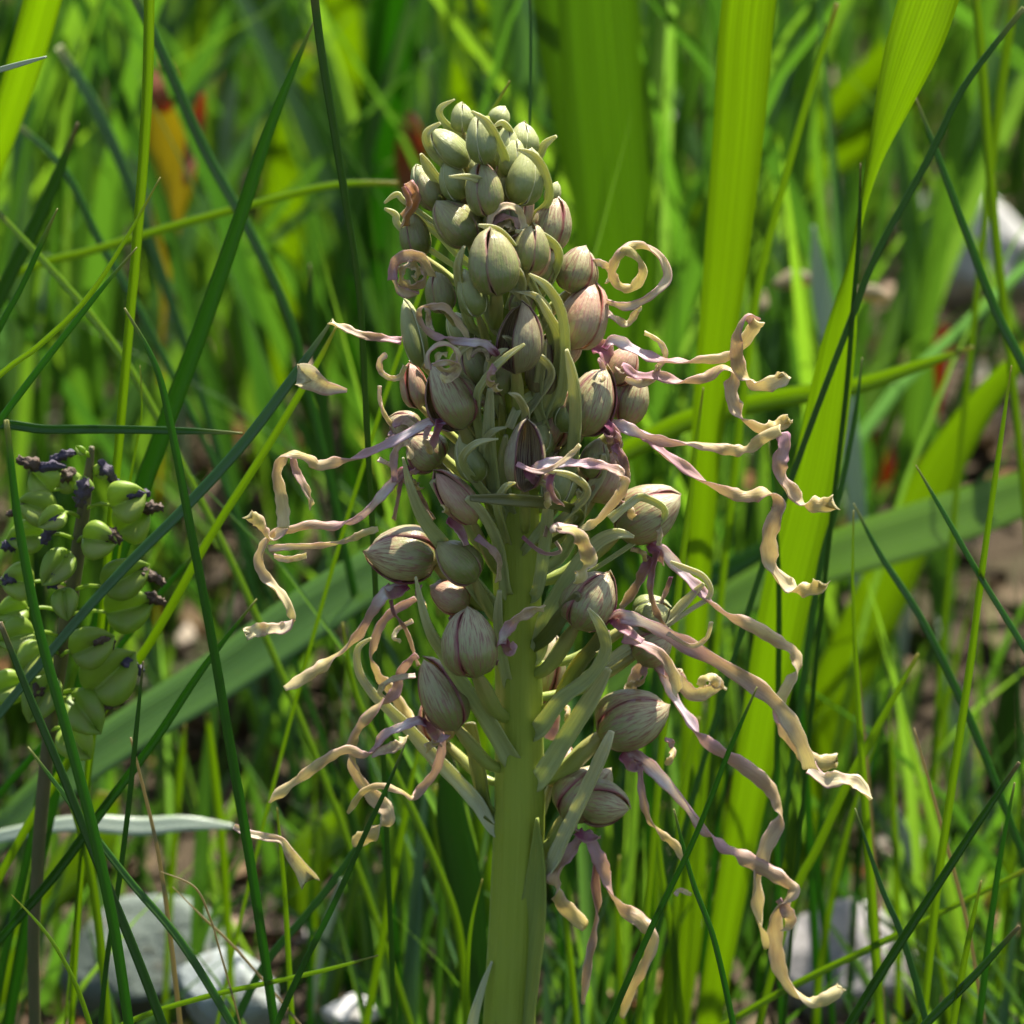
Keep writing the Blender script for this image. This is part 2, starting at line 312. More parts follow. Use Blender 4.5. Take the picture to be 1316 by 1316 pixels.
def dark_flower_mat():
    k = NT('withered_floret'); n1 = k.noise(700.0, k.n('ShaderNodeTexCoord').outputs['Object'], 5.0); rnd = k.n('ShaderNodeObjectInfo').outputs['Random']
    c = k.mix(n1, (0.02, 0.012, 0.010), (0.13, 0.085, 0.05)); c = k.mix(k.ramp(rnd, [(0.62, (0, 0, 0)), (0.8, (0.6, 0.6, 0.6))]), c, (0.04, 0.04, 0.085))
    return k.leafy(c, (0, 0, 0), 0.0, 0.6, 0.3, bump=n1, bstr=0.8, bdist=0.001)
M_FLORET = dark_flower_mat()
def peduncle_mat():
    k = NT('peduncle'); u, v = k.uv(); n1 = k.noise(200.0, k.n('ShaderNodeTexCoord').outputs['Object'], 4.0)
    return k.leafy(k.mix(n1, (0.055, 0.075, 0.018), (0.13, 0.09, 0.05)), (0, 0, 0), 0.0, 0.5, 0.35, bump=n1, bstr=0.4, bdist=0.0005)
M_PED = peduncle_mat()

# ------------------------------------------------------------------ ground
def height(x, y):
    f = math.exp(-max(0.0, max(abs(x), abs(y - 1.5)) - 2.0))
    return f * (0.012 * noise.noise(Vector((x * 5, y * 5, 0))) + 0.004 * noise.noise(Vector((x * 30, y * 30, 4)))) - 0.006
def axis_vals(c):
    a = list(np.linspace(-1.6, 1.6, 170)); g = []
    s = 1.6
    while s < 400: s *= 1.35; g.append(s)
    return [c - q for q in g[::-1]] + [c + q for q in a] + [c + q for q in g]
gx, gy = axis_vals(0.0), axis_vals(1.5)
V = [(x, y, height(x, y)) for y in gy for x in gx]; nx = len(gx)
F = [(j * nx + i, j * nx + i + 1, (j + 1) * nx + i + 1, (j + 1) * nx + i) for j in range(len(gy) - 1) for i in range(nx - 1)]
tag(mesh('ground', V, F, M_SOIL, origin=Vector((0, 0, 0))), kind='structure')

# ------------------------------------------------------------------ meadow grass that nobody could count
def grass_field(name, label, n, place, hgt, wid, tones, seg=7):
    V = []; F = []; UV = []; TN = []
    for q in range(n):
        x, y = place(); h = hgt(x, y)
        if -0.10 < x < -0.028 and 0.99 < y < 1.56 and random.random() < 0.66: continue
        if 0.085 < x < 0.17 and 1.22 < y < 1.7 and random.random() < 0.9: continue
        if 0.03 < x < 0.078 and 1.0 < y < 1.17 and random.random() < 0.93: continue
        if -0.085 < x < -0.03 and 0.98 < y < 1.12 and random.random() < 0.85: continue
        if h <= 0.01: continue
        wd = wid(); a = random.uniform(0, 6.283); z0 = height(x, y) - 0.003
        ln = abs(random.gauss(0, 0.22)) * h; la = random.uniform(0, 6.283) if y > 1.1 or y < 0.98 else random.uniform(-0.3, 3.44); kink = random.uniform(0.0, 0.35) * h
        tn = tones(); b0 = len(V); tw = random.uniform(-1.2, 1.2)
        for i in range(seg + 1):
            t = i / seg; c = ln * t + kink * t ** 3
            p = Vector((x + math.cos(la) * c, y + math.sin(la) * c, z0 + h * t * (1 - 0.18 * t * kink / h * 3)))
            aa = a + tw * t; s = Vector((math.cos(aa), math.sin(aa), 0)); m = Vector((-math.sin(aa), math.cos(aa), 0))
            w2 = wd * 0.5 * min(1, (1 - t) * 2.2 + 0.04) * (0.55 + 0.45 * min(1, t * 4))
            V += [p - s * w2, p - m * w2 * 0.5, p + s * w2]; UV += [(0, t), (0.5, t), (1, t)]; TN += [tn] * 3
        for i in range(seg):
            for j in (0, 1):
                c0 = b0 + i * 3 + j; F.append((c0, c0 + 1, c0 + 4, c0 + 3))
    o = mesh(name, V, F, M_GRASS, origin=Vector((0, 1, 0)), uv=UV, attrs={'tone': TN})
    tag(o, label, 'grass', kind='stuff'); return o
def clear_h(x, y):      # tallest grass that does not reach into the picture in front of the orchid
    return H - (y + 0.02) * math.tan(TH + math.radians(5.4))
def near_place():
    while True:
        x, y = random.uniform(-0.6, 0.6), random.uniform(0.45, 0.97)
        if math.hypot(x - 0.0, y - YS) > 0.014: return x, y
grass_field('low_grass', 'short green meadow grass growing round the foot of the orchid', 4200, near_place,
            lambda x, y: min(random.uniform(0.03, 0.16), clear_h(x, y) * 0.9), lambda: random.uniform(0.0015, 0.0032), lambda: random.random() ** 1.2 * 0.9)
def mid_place():
    return random.gauss(0, 0.14), random.uniform(0.985, 1.35)
grass_field('fine_grass', 'fine upright green grass thickly filling the gaps close behind the orchid', 620, mid_place,
            lambda x, y: random.uniform(0.05, 0.22) * (0.6 if x < -0.02 else 1.0) * (0.6 if x > 0.025 and y < 1.16 else 1), lambda: random.uniform(0.0012, 0.0032), lambda: random.random() * 0.74)
def far_place():
    y = 1.3 + 1.9 * random.random() ** 1.4
    return random.gauss(0, 0.35 * y / 1.5), y
grass_field('meadow_grass', 'tall blurred green meadow grass filling the distance behind the orchid', 3900, far_place,
            lambda x, y: random.uniform(0.10, 0.36), lambda: random.uniform(0.002, 0.008), lambda: min(1, abs(random.gauss(0.36, 0.26))), seg=6)
def side_place():
    while True:
        x, y = random.uniform(-1.4, 1.4), random.uniform(0.5, 3.3)
        if abs(x) > 0.35: return x, y
grass_field('spreading_grass', 'green meadow grass spreading out to both sides of the orchid', 4500, side_place,
            lambda x, y: min(random.uniform(0.08, 0.30), max(0.05, clear_h(x, y)) if y < 0.97 else 1), lambda: random.uniform(0.002, 0.006), lambda: min(1, abs(random.gauss(0.42, 0.26))), seg=5)

def sward_place():
    y = 0.98 + 1.5 * random.random() ** 1.3; return random.gauss(0, 0.20 * y), y
grass_field('undergrowth_grass', 'short dark dense grass covering the soil beneath the taller blades', 9000, sward_place,
            lambda x, y: random.uniform(0.015, 0.075), lambda: random.uniform(0.0015, 0.004), lambda: random.random() * 0.5, seg=3)
def litter(n):
    V = []; F = []; TN = []
    for q in range(n):
        y = random.uniform(0.9, 2.3); x = random.gauss(0, 0.18 * y); z = height(x, y) + random.uniform(0.000, 0.008)
        L = random.uniform(0.004, 0.03) ; W = L * random.uniform(0.08, 0.5); a = random.uniform(0, 6.28)
        d = Vector((math.cos(a), math.sin(a), random.uniform(-0.3, 0.3))); s = Vector((-math.sin(a), math.cos(a), random.uniform(-0.6, 0.6))); c = Vector((x, y, z)); b = len(V)
        up = Vector((0, 0, 1)) * W * random.uniform(-0.6, 0.8); tn = random.random()
        for i, (t, k) in enumerate(((-1, 0.1), (-0.4, 0.8), (0.3, 1), (1, 0.1))):
            V += [c + d * t * L / 2 - s * k * W / 2 + up, c + d * t * L / 2, c + d * t * L / 2 + s * k * W / 2 + up * 0.6]
        TN += [tn] * 12
        for i in range(3):
            for j in (0, 1): F.append((b + i * 3 + j, b + i * 3 + j + 1, b + i * 3 + j + 4, b + i * 3 + j + 3))
    return V, F, TN
V, F, TN = litter(9000)
tag(mesh('leaf_litter', V, F, M_LITTER, origin=Vector((0, 1, 0)), attrs={'tone': TN}), 'brown dead leaf fragments and straw scattered over the soil', 'leaf litter', kind='stuff')

# ------------------------------------------------------------------ stones
def stone(px, py, Y, wpx, hpx, mat, label, seed=0, flat=1.0, ang=0.0, lift=0.0):
    import bmesh
    s = pxs(Y); rx, rz = wpx * s / 2, hpx * s / 2; ry = rx * 0.8 * flat
    c = P(px, py, Y + ry * 0.4); c.z = max(height(c.x, c.y) + rz * 0.35, c.z + lift)
    bm = bmesh.new(); bmesh.ops.create_icosphere(bm, subdivisions=4, radius=1)
    rnd = random.Random(seed); pl = [(Vector((rnd.uniform(-1, 1), rnd.uniform(-1, 1), rnd.uniform(-0.6, 1))).normalized(), rnd.uniform(0.62, 0.9)) for _ in range(9)]
    for v in bm.verts:
        n = v.co.normalized(); p = n.copy()
        for d, k in pl:
            q = p.dot(d)
            if q > k: p -= d * (q - k) * 0.9
        p *= 1 + 0.10 * noise.noise(n * 1.8 + Vector((seed, 0, 0))) + 0.025 * noise.noise(n * 9 + Vector((seed, 3, 0)))
        v.co = Matrix.Rotation(ang, 3, 'Y') @ Vector((p.x * rx, p.y * ry, p.z * rz))
    V = [c + v.co for v in bm.verts]; F = [tuple(v.index for v in f.verts) for f in bm.faces]; bm.free()
    o = mesh('stone', V, F, mat, origin=c); return tag(o, label, 'stone', 'stones lying in the grass')
stone(1090, 1240, 1.15, 220, 170, M_STONE, 'rounded warm grey stone in the grass at the lower right', 3)
stone(1262, 325, 1.62, 180, 170, M_STONEW, 'large white stone shining behind the grass at the upper right', 5)
stone(1200, 285, 1.70, 80, 80, M_STONEW, 'smaller white stone touching the large white one', 9)
stone(185, 1240, 1.13, 230, 190, M_SLATE, 'dark grey-green rounded slab of stone at the lower left', 21, ang=-0.2)
stone(290, 1275, 1.09, 150, 130, M_SLATEW, 'pale bluish angular stone leaning on the dark slab', 14, ang=0.25)
stone(450, 1300, 1.10, 80, 40, M_STONEW, 'low white stone at the bottom edge left of the stem', 31)
stone(395, 1200, 1.2, 60, 34, M_STONE, 'small grey stone half hidden beneath the ochre petal', 12)
stone(1010, 1120, 1.3, 46, 36, M_STONEW, 'tiny white pebble behind the longest ribbon petals', 42)
stone(980, 660, 1.5, 60, 40, M_STONEW, 'small pale pebble seen between ribbon petals on the right', 44)
stone(950, 305, 1.8, 50, 60, M_STONEW, 'little whitish pebble behind the broad bright leaf near the top', 45)

# ------------------------------------------------------------------ traced leaves and blades (tip first, then down to the root)
def blade(name, cat, pts, wid, Y, mat, label, group=None, rot=0.0, fold=0.18, root=None, lean=0.0, rots=None, tipw=True, n=None, Yt=None):
    """pts in picture pixels; Y = distance of the lower end, Yt of the tip; grows down to the ground"""
    m = len(pts); Yt = Y if Yt is None else Yt
    ys = [Yt + (Y - Yt) * i / max(1, m - 1) for i in range(m)]
    q = [P(a, b, y) for (a, b), y in zip(pts, ys)]
    if isinstance(wid, (int, float)): wid = [wid * (0.12 if (i == 0 and tipw) else 1) for i in range(m)]
    wd = [a * pxs(y) for a, y in zip(wid, ys)]
    rr = list(rots) if rots else [rot] * m
    d = (q[-1] - q[-2]).normalized(); e = q[-1].copy()
    if e.z > 0.03:
        run = e.z / max(0.15, -d.z) * d.x; run = max(-0.10, min(0.10, run * 0.7)) if root is None else root
        g = Vector((e.x + run, Y + lean, 0)); g.z = height(g.x, g.y) - 0.004
        c = e + Vector((d.x, 0, min(d.z, -0.05))) * (e.z * 0.4)
        for t in (0.2, 0.45, 0.7, 1.0):
            q.append(e * (1 - t) ** 2 + c * (2 * t * (1 - t)) + g * t * t); wd.append(wd[m - 1] * (1 - 0.3 * t)); rr.append(rr[m - 1])
    else: g = e
    n = n or max(18, 6 * len(q)); pp = catmull(q, n)
    V, F, UV, SD = strip_geo(pp, [max(1e-5, x) for x in cat1(wd, n)], cat1(rr, n), 0.00035, cup=0.03, fold=fold)
    o = mesh(name, V, F, mat, uv=UV, origin=g.copy()); return tag(o, label, cat, group)
BL = 'broad leaves behind the orchid'; GB = 'grass blades around the orchid'
def leaf(pts, wid, Y, mat, label, **k):
    if mat in 'bgm' and 'root' not in k and pts[0][1] < 200: k.setdefault('Yt', Y - 0.065); k.setdefault('lean', 0.03)
    return blade('broad_leaf', 'leaf', pts, wid, Y, MB[mat], label, BL, **k)
def gb(pts, wid, Y, mat, label, **k):
    wid = [w * 0.88 for w in wid]
    return blade('grass_blade', 'grass blade', pts, wid, Y, MB[mat], label, GB, **k)

leaf([(985, -120), (962, 8), (948, 180), (930, 360), (912, 520), (900, 700), (890, 900)], [60, 70, 66, 56, 44, 34, 28], 1.09, 'b', 'tall upright yellow-green leaf just right of the orchid top', rot=-14, fold=0.13)
leaf([(1230, -110), (1190, 10), (1150, 130), (1118, 230), (1098, 320), (1078, 440), (1050, 600), (1012, 760), (985, 900), (955, 1060), (920, 1260)], [66, 74, 54, 28, 18, 44, 62, 66, 58, 46, 36], 1.045, 'b', 'long glowing yellow-green leaf twisted to a waist, behind the ribbon petals', rots=[-10, -10, 30, 60, 60, 10, -12, -12, -12, -10, -10], fold=0.12)
leaf([(740, -140), (752, 0), (768, 120), (785, 240), (800, 360), (805, 520), (800, 700)], [120, 136, 130, 110, 84, 70, 60], 1.30, 'm', 'very wide mid-green leaf directly behind the top of the orchid', rot=-12, fold=0.08)
leaf([(758, -140), (766, 0), (776, 140), (786, 280), (792, 400), (800, 560), (795, 760)], [84, 100, 104, 100, 88, 60, 50], 1.25, 'm', 'long mid-green leaf overlapping the very wide one behind the buds', rot=-16, fold=0.1)
leaf([(1400, 600), (1300, 640), (1180, 680), (1080, 712), (980, 752), (880, 810)], [50, 86, 98, 92, 76, 62], 1.16, 'b', 'broad leaf lying almost level across the right edge', rot=-46, fold=0.10)
leaf([(1330, 440), (1262, 520), (1200, 620), (1140, 750), (1080, 880), (1030, 1010), (1000, 1160)], [20, 40, 60, 70, 72, 66, 56], 1.24, 'b', 'broad leaf rising steeply behind the level leaf', rot=-14, Yt=1.17, fold=0.1)
leaf([(1252, 446), (1180, 470), (1100, 496), (1000, 512), (920, 530), (850, 556)], [4, 16, 24, 28, 30, 30], 1.09, 'b', 'narrow bright leaf pointing right with a thin straw tip', rot=25, fold=0.15, root=-0.02)
leaf([(560, 690), (470, 742), (380, 800), (290, 862), (180, 930), (80, 1000), (-20, 1090)], [60, 96, 104, 96, 88, 80, 60], 1.08, 'm', 'wide folded green leaf sloping down to the left edge', rot=-48, fold=0.12, root=-0.03)
leaf([(1240, -60), (1150, 60), (1060, 150), (980, 212), (900, 262)], [40, 38, 36, 36, 34], 1.5, 'b', 'blurred yellow-green leaf leaning right near the top', rot=5, fold=0.1)
leaf([(1180, 120), (1110, 178), (1050, 216), (980, 262), (930, 310)], [24, 40, 46, 44, 40], 1.5, 'b', 'second blurred bright leaf just below the leaning one', rot=5, fold=0.1)
leaf([(395, 60), (372, 190), (360, 330), (350, 480), (340, 620)], [26, 46, 52, 48, 44], 1.5, 'b', 'soft yellow-green leaf behind the long crossing blades on the left', fold=0.08)
leaf([(512, -80), (500, 60), (480, 220), (470, 380), (462, 560)], [50, 56, 54, 50, 44], 1.42, 'g', 'soft green leaf standing just left of the orchid top', fold=0.1)
leaf([(600, -90), (606, 40), (610, 160), (606, 320)], [70, 74, 70, 60], 1.6, 'b', 'blurred wide leaf directly above the topmost buds', fold=0.08)
leaf([(430, -60), (440, 80), (420, 240), (400, 420)], [44, 50, 52, 46], 1.62, 'b', 'blurred bright leaf between the two long dark blades', fold=0.1)
leaf([(300, -60), (262, 60), (238, 200), (250, 420), (250, 640)], [30, 40, 50, 56, 50], 1.66, 'b', 'blurred yellowish leaf behind the yellow dead leaf', fold=0.1)
leaf([(70, -60), (38, 60), (6, 160), (-30, 260)], [50, 46, 40, 36], 1.1, 'b', 'bright folded leaf crossing the top left corner', rot=10, fold=0.3)
leaf([(300, 1062), (240, 1058), (180, 1062), (110, 1058), (40, 1066)], [6, 20, 24, 22, 18], 1.06, 'p', 'shiny whitish leaf lying level over the lower left', rot=-8, fold=0.05)  # glossy highlight painted as the leaf's whitish colour
leaf([(140, 1020), (120, 1080), (90, 1120), (60, 1160)], [30, 60, 60, 40], 1.12, 'b', 'short yellow-green leaf under the shiny whitish one', fold=0.1)
leaf([(460, 1000), (440, 1060), (400, 1100), (380, 1180)], [10, 50, 60, 40], 1.14, 'b', 'short curled yellow-green leaf left of the stem', fold=0.15)
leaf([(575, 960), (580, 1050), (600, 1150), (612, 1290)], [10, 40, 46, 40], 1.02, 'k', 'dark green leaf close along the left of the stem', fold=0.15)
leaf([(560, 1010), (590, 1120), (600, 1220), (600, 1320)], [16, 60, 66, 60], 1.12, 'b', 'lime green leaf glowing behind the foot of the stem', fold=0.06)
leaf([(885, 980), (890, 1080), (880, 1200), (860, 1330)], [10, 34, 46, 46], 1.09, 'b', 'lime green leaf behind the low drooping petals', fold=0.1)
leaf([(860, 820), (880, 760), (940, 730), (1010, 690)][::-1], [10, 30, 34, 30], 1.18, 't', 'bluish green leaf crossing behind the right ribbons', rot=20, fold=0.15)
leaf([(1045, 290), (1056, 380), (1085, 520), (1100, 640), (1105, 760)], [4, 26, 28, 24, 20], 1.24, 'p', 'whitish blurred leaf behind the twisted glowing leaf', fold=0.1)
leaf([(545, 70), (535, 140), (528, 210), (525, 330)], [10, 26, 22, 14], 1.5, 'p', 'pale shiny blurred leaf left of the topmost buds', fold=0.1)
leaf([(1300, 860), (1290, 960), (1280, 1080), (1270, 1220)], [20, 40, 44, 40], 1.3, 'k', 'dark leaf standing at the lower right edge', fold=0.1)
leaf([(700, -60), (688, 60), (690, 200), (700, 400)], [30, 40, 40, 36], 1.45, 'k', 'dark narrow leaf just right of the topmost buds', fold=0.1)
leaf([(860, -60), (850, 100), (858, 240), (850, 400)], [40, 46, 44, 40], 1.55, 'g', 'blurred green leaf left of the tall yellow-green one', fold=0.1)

# left side blades
gb([(192, -60), (190, 100), (180, 260), (166, 420), (150, 600), (130, 800)], [16, 17, 16, 15, 14, 12], 0.97, 'b', 'straight nearly upright blade crossing the upper left', rot=25, fold=0.3, tipw=False)
gb([(406, 22), (352, 150), (305, 290), (256, 430), (200, 580), (150, 720), (110, 860)], [2, 16, 22, 26, 28, 26, 22], 0.99, 'g', 'long wide blade slanting from top centre left down to the seed head', rot=18, fold=0.3)
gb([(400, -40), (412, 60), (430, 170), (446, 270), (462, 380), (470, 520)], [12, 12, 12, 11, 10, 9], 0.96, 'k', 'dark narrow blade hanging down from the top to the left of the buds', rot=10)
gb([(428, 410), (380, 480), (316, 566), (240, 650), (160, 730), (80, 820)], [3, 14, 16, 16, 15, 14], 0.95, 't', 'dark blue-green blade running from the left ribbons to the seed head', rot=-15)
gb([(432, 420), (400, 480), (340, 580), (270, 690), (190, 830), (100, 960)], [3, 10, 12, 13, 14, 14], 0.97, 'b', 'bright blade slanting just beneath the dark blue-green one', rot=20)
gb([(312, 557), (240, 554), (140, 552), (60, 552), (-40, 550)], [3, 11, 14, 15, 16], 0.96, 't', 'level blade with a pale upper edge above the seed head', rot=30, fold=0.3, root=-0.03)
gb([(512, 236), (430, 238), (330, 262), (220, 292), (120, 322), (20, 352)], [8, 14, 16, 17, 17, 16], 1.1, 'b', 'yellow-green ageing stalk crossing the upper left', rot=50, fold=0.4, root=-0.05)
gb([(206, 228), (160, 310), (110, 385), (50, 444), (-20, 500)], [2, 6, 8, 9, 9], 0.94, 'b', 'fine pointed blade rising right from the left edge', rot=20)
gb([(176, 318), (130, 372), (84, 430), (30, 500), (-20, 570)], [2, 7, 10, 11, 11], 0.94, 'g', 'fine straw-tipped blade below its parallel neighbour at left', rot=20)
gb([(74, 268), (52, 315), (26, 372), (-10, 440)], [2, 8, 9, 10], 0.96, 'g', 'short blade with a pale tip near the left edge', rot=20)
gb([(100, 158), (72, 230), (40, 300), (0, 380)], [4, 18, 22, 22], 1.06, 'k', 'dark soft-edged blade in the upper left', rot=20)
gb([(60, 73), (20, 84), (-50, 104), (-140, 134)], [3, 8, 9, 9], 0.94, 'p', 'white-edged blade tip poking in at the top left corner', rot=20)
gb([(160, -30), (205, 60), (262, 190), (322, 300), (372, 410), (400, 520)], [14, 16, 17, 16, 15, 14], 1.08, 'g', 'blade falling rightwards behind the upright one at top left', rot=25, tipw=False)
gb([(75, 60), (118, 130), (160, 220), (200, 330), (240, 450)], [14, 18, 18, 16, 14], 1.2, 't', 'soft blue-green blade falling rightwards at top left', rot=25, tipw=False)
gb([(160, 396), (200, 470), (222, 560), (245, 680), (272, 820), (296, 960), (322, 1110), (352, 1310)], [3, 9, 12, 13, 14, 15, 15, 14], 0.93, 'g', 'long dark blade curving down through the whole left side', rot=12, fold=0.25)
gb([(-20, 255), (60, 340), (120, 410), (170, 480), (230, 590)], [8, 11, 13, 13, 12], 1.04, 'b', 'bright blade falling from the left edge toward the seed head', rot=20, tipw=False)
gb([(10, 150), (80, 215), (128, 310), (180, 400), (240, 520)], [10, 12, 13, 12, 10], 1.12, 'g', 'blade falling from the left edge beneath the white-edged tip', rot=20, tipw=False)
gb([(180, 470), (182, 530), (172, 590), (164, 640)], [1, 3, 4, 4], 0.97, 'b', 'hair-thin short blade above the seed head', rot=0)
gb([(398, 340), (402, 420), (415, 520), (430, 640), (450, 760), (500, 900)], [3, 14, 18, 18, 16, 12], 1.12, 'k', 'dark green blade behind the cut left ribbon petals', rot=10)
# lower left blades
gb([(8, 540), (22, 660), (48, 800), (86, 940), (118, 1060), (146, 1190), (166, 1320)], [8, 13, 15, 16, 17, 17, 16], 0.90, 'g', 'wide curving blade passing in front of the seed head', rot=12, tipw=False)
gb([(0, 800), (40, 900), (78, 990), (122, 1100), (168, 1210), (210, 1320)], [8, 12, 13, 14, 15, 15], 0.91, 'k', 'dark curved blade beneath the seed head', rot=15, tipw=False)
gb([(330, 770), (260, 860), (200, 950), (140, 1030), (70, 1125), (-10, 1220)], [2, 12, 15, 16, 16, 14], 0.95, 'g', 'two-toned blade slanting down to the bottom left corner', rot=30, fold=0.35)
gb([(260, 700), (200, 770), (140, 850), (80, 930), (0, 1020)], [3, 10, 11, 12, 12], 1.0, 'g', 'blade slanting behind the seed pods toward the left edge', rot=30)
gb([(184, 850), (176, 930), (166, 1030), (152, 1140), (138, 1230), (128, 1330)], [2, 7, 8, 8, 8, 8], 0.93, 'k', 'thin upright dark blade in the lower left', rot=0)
gb([(36, 960), (100, 1045), (165, 1130), (232, 1210), (300, 1320)], [3, 10, 12, 13, 13], 0.92, 'g', 'green blade falling rightwards over the dark slab', rot=20)
gb([(356, 1038), (362, 1100), (368, 1180), (376, 1330)], [2, 6, 8, 9], 0.95, 'b', 'thin upright blade beside the loose ochre petal', rot=10)
gb([(520, 958), (498, 1010), (470, 1070), (430, 1160), (390, 1240), (350, 1330)], [2, 6, 8, 9, 10, 10], 0.92, 'g', 'fine blade crossing in front of the low left curls', rot=15)
gb([(470, 1068), (430, 1130), (390, 1180), (340, 1240), (300, 1320)], [4, 10, 12, 13, 13], 0.97, 't', 'bluish blade parallel to the fine one left of the stem', rot=20)
gb([(486, 1228), (420, 1246), (350, 1262), (260, 1282), (160, 1316)], [2, 7, 8, 9, 9], 0.93, 'b', 'bright low blade reaching right over the pale stone', rot=25, root=-0.01)
gb([(266, 916), (276, 1000), (286, 1090), (292, 1180)], [10, 13, 13, 12], 1.08, 'b', 'blunt bright blade standing before the dark soil', rot=0, tipw=False)
gb([(238, 930), (232, 990), (226, 1060)], [3, 11, 11], 1.1, 'b', 'short bright blade beside the blunt one', rot=0)
gb([(168, 948), (186, 1020), (202, 1090), (216, 1180), (232, 1320)], [3, 5, 6, 7, 8], 0.94, 'd', 'dry tan withered blade in the lower left', rot=0)
gb([(206, 1120), (250, 1140), (270, 1180), (282, 1220)], [1, 3, 3, 3], 0.93, 'd', 'thin dry straw arching over the dark slab', rot=0)
gb([(222, 1140), (262, 1180), (290, 1206), (330, 1250)], [1, 3, 4, 4], 0.95, 'd', 'second thin straw lying above the pale stone', rot=0)
gb([(80, 1000), (112, 1100), (128, 1200), (140, 1330)], [4, 12, 13, 12], 0.97, 'b', 'bright blade rising behind the dark curved blades at lower left', rot=10)
gb([(70, 860), (60, 960), (40, 1080), (8, 1220), (-10, 1320)], [4, 10, 12, 12, 12], 0.98, 'g', 'blade leaning left at the lower left edge', rot=10)
gb([(15, 1150), (60, 1200), (95, 1260), (120, 1330)], [1, 5, 7, 8], 0.91, 'b', 'small straw-tipped blade in the bottom left corner', rot=10)
# right side blades
gb([(1076, 4), (1040, 120), (1006, 240), (976, 360), (958, 480), (940, 640)], [8, 11, 12, 13, 13, 12], 1.08, 'b', 'bright thin blade between the two tall glowing leaves', rot=20, tipw=False)
gb([(1316, 10), (1240, 110), (1190, 210), (1130, 320), (1090, 420)], [8, 10, 11, 11, 10], 1.0, 't', 'dark blade slanting from the top right corner', rot=20, tipw=False)
gb([(1176, 124), (1205, 200), (1242, 300), (1280, 400), (1320, 480)], [3, 10, 12, 14, 14], 1.02, 'g', 'blade falling rightwards from beside the twisted leaf', rot=20)
gb([(1250, -40), (1262, 80), (1272, 220), (1286, 360), (1300, 480)], [12, 14, 14, 13, 12], 1.1, 'b', 'bright upright blade near the top right edge', rot=15, tipw=False)
gb([(1306, -20), (1290, 90), (1276, 200), (1262, 320)], [14, 14, 12, 10], 1.14, 'b', 'second bright upright blade at the top right edge', rot=15, tipw=False)
gb([(1106, 210), (1104, 300), (1096, 400), (1088, 500), (1074, 620)], [2, 7, 8, 8, 8], 1.0, 'k', 'dark blade hugging the edge of the twisted leaf', rot=30)
gb([(1108, 460), (1098, 540), (1078, 640), (1056, 720), (1040, 820), (1026, 920)], [2, 7, 9, 10, 10, 9], 1.01, 't', 'blue-green blade along the right side of the twisted leaf', rot=20)
gb([(1177, 598), (1216, 665), (1258, 738), (1314, 829), (1360, 910)], [2, 8, 9, 10, 10], 0.96, 'g', 'fine blade crossing the level leaf', rot=20)
gb([(1097, 647), (1132, 714), (1181, 790), (1226, 880), (1262, 962), (1300, 1060)], [2, 9, 12, 13, 13, 12], 0.99, 'g', 'blade falling rightwards below the level leaf', rot=20)
gb([(1300, 470), (1284, 580), (1264, 720), (1246, 860), (1228, 980), (1206, 1130), (1188, 1300)], [2, 8, 10, 12, 13, 13, 12], 0.96, 'b', 'long bright blade rising up the right side', rot=20)
gb([(1097, 656), (1096, 760), (1101, 870), (1108, 980), (1118, 1120), (1130, 1300)], [2, 5, 8, 11, 14, 14], 0.98, 'b', 'upright straight blade right of the tall glowing leaf', rot=15)
gb([(988, 568), (996, 660), (1001, 760), (1000, 900), (998, 1060), (1004, 1310)], [2, 6, 8, 9, 9, 9], 1.0, 'g', 'thin upright blade behind the hanging ribbon tips', rot=0)
gb([(904, 498), (896, 560), (886, 650), (874, 740), (862, 850)], [2, 6, 9, 11, 12], 0.985, 'b', 'slim bright blade rising between the right ribbon petals', rot=15)
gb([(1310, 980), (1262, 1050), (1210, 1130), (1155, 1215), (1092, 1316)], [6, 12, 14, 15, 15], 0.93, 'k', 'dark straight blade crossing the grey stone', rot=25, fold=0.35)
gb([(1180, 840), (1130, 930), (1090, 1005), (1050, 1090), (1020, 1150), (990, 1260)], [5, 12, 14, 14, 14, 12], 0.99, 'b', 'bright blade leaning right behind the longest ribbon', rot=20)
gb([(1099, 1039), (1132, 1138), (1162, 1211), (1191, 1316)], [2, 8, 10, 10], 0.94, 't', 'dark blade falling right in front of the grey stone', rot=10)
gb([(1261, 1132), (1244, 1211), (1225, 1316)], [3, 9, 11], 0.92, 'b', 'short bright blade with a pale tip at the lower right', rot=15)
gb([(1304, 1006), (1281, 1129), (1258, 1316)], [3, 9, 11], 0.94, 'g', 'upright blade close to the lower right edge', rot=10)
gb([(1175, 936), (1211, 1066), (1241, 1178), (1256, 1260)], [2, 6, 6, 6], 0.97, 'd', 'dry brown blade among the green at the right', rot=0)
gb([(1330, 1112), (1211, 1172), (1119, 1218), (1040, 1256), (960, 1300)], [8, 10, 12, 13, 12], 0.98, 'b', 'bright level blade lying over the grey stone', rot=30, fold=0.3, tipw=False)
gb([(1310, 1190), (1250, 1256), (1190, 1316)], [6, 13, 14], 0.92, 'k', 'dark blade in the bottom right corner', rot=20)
gb([(1098, 800), (1104, 880), (1112, 960), (1120, 1060)], [2, 4, 5, 5], 1.04, 'd', 'thin straw with a seed scar standing at right', rot=0)
gb([(973, 883), (939, 960), (893, 1076), (841, 1184), (781, 1320)], [2, 8, 9, 10, 11], 0.895, 'g', 'sharp dark blade crossing in front of the right ribbons', rot=25, fold=0.35)
gb([(866, 1040), (890, 1132), (918, 1209), (945, 1330)], [3, 8, 9, 10], 0.90, 'g', 'blade crossing the sharp dark one low on the right', rot=20, fold=0.35)
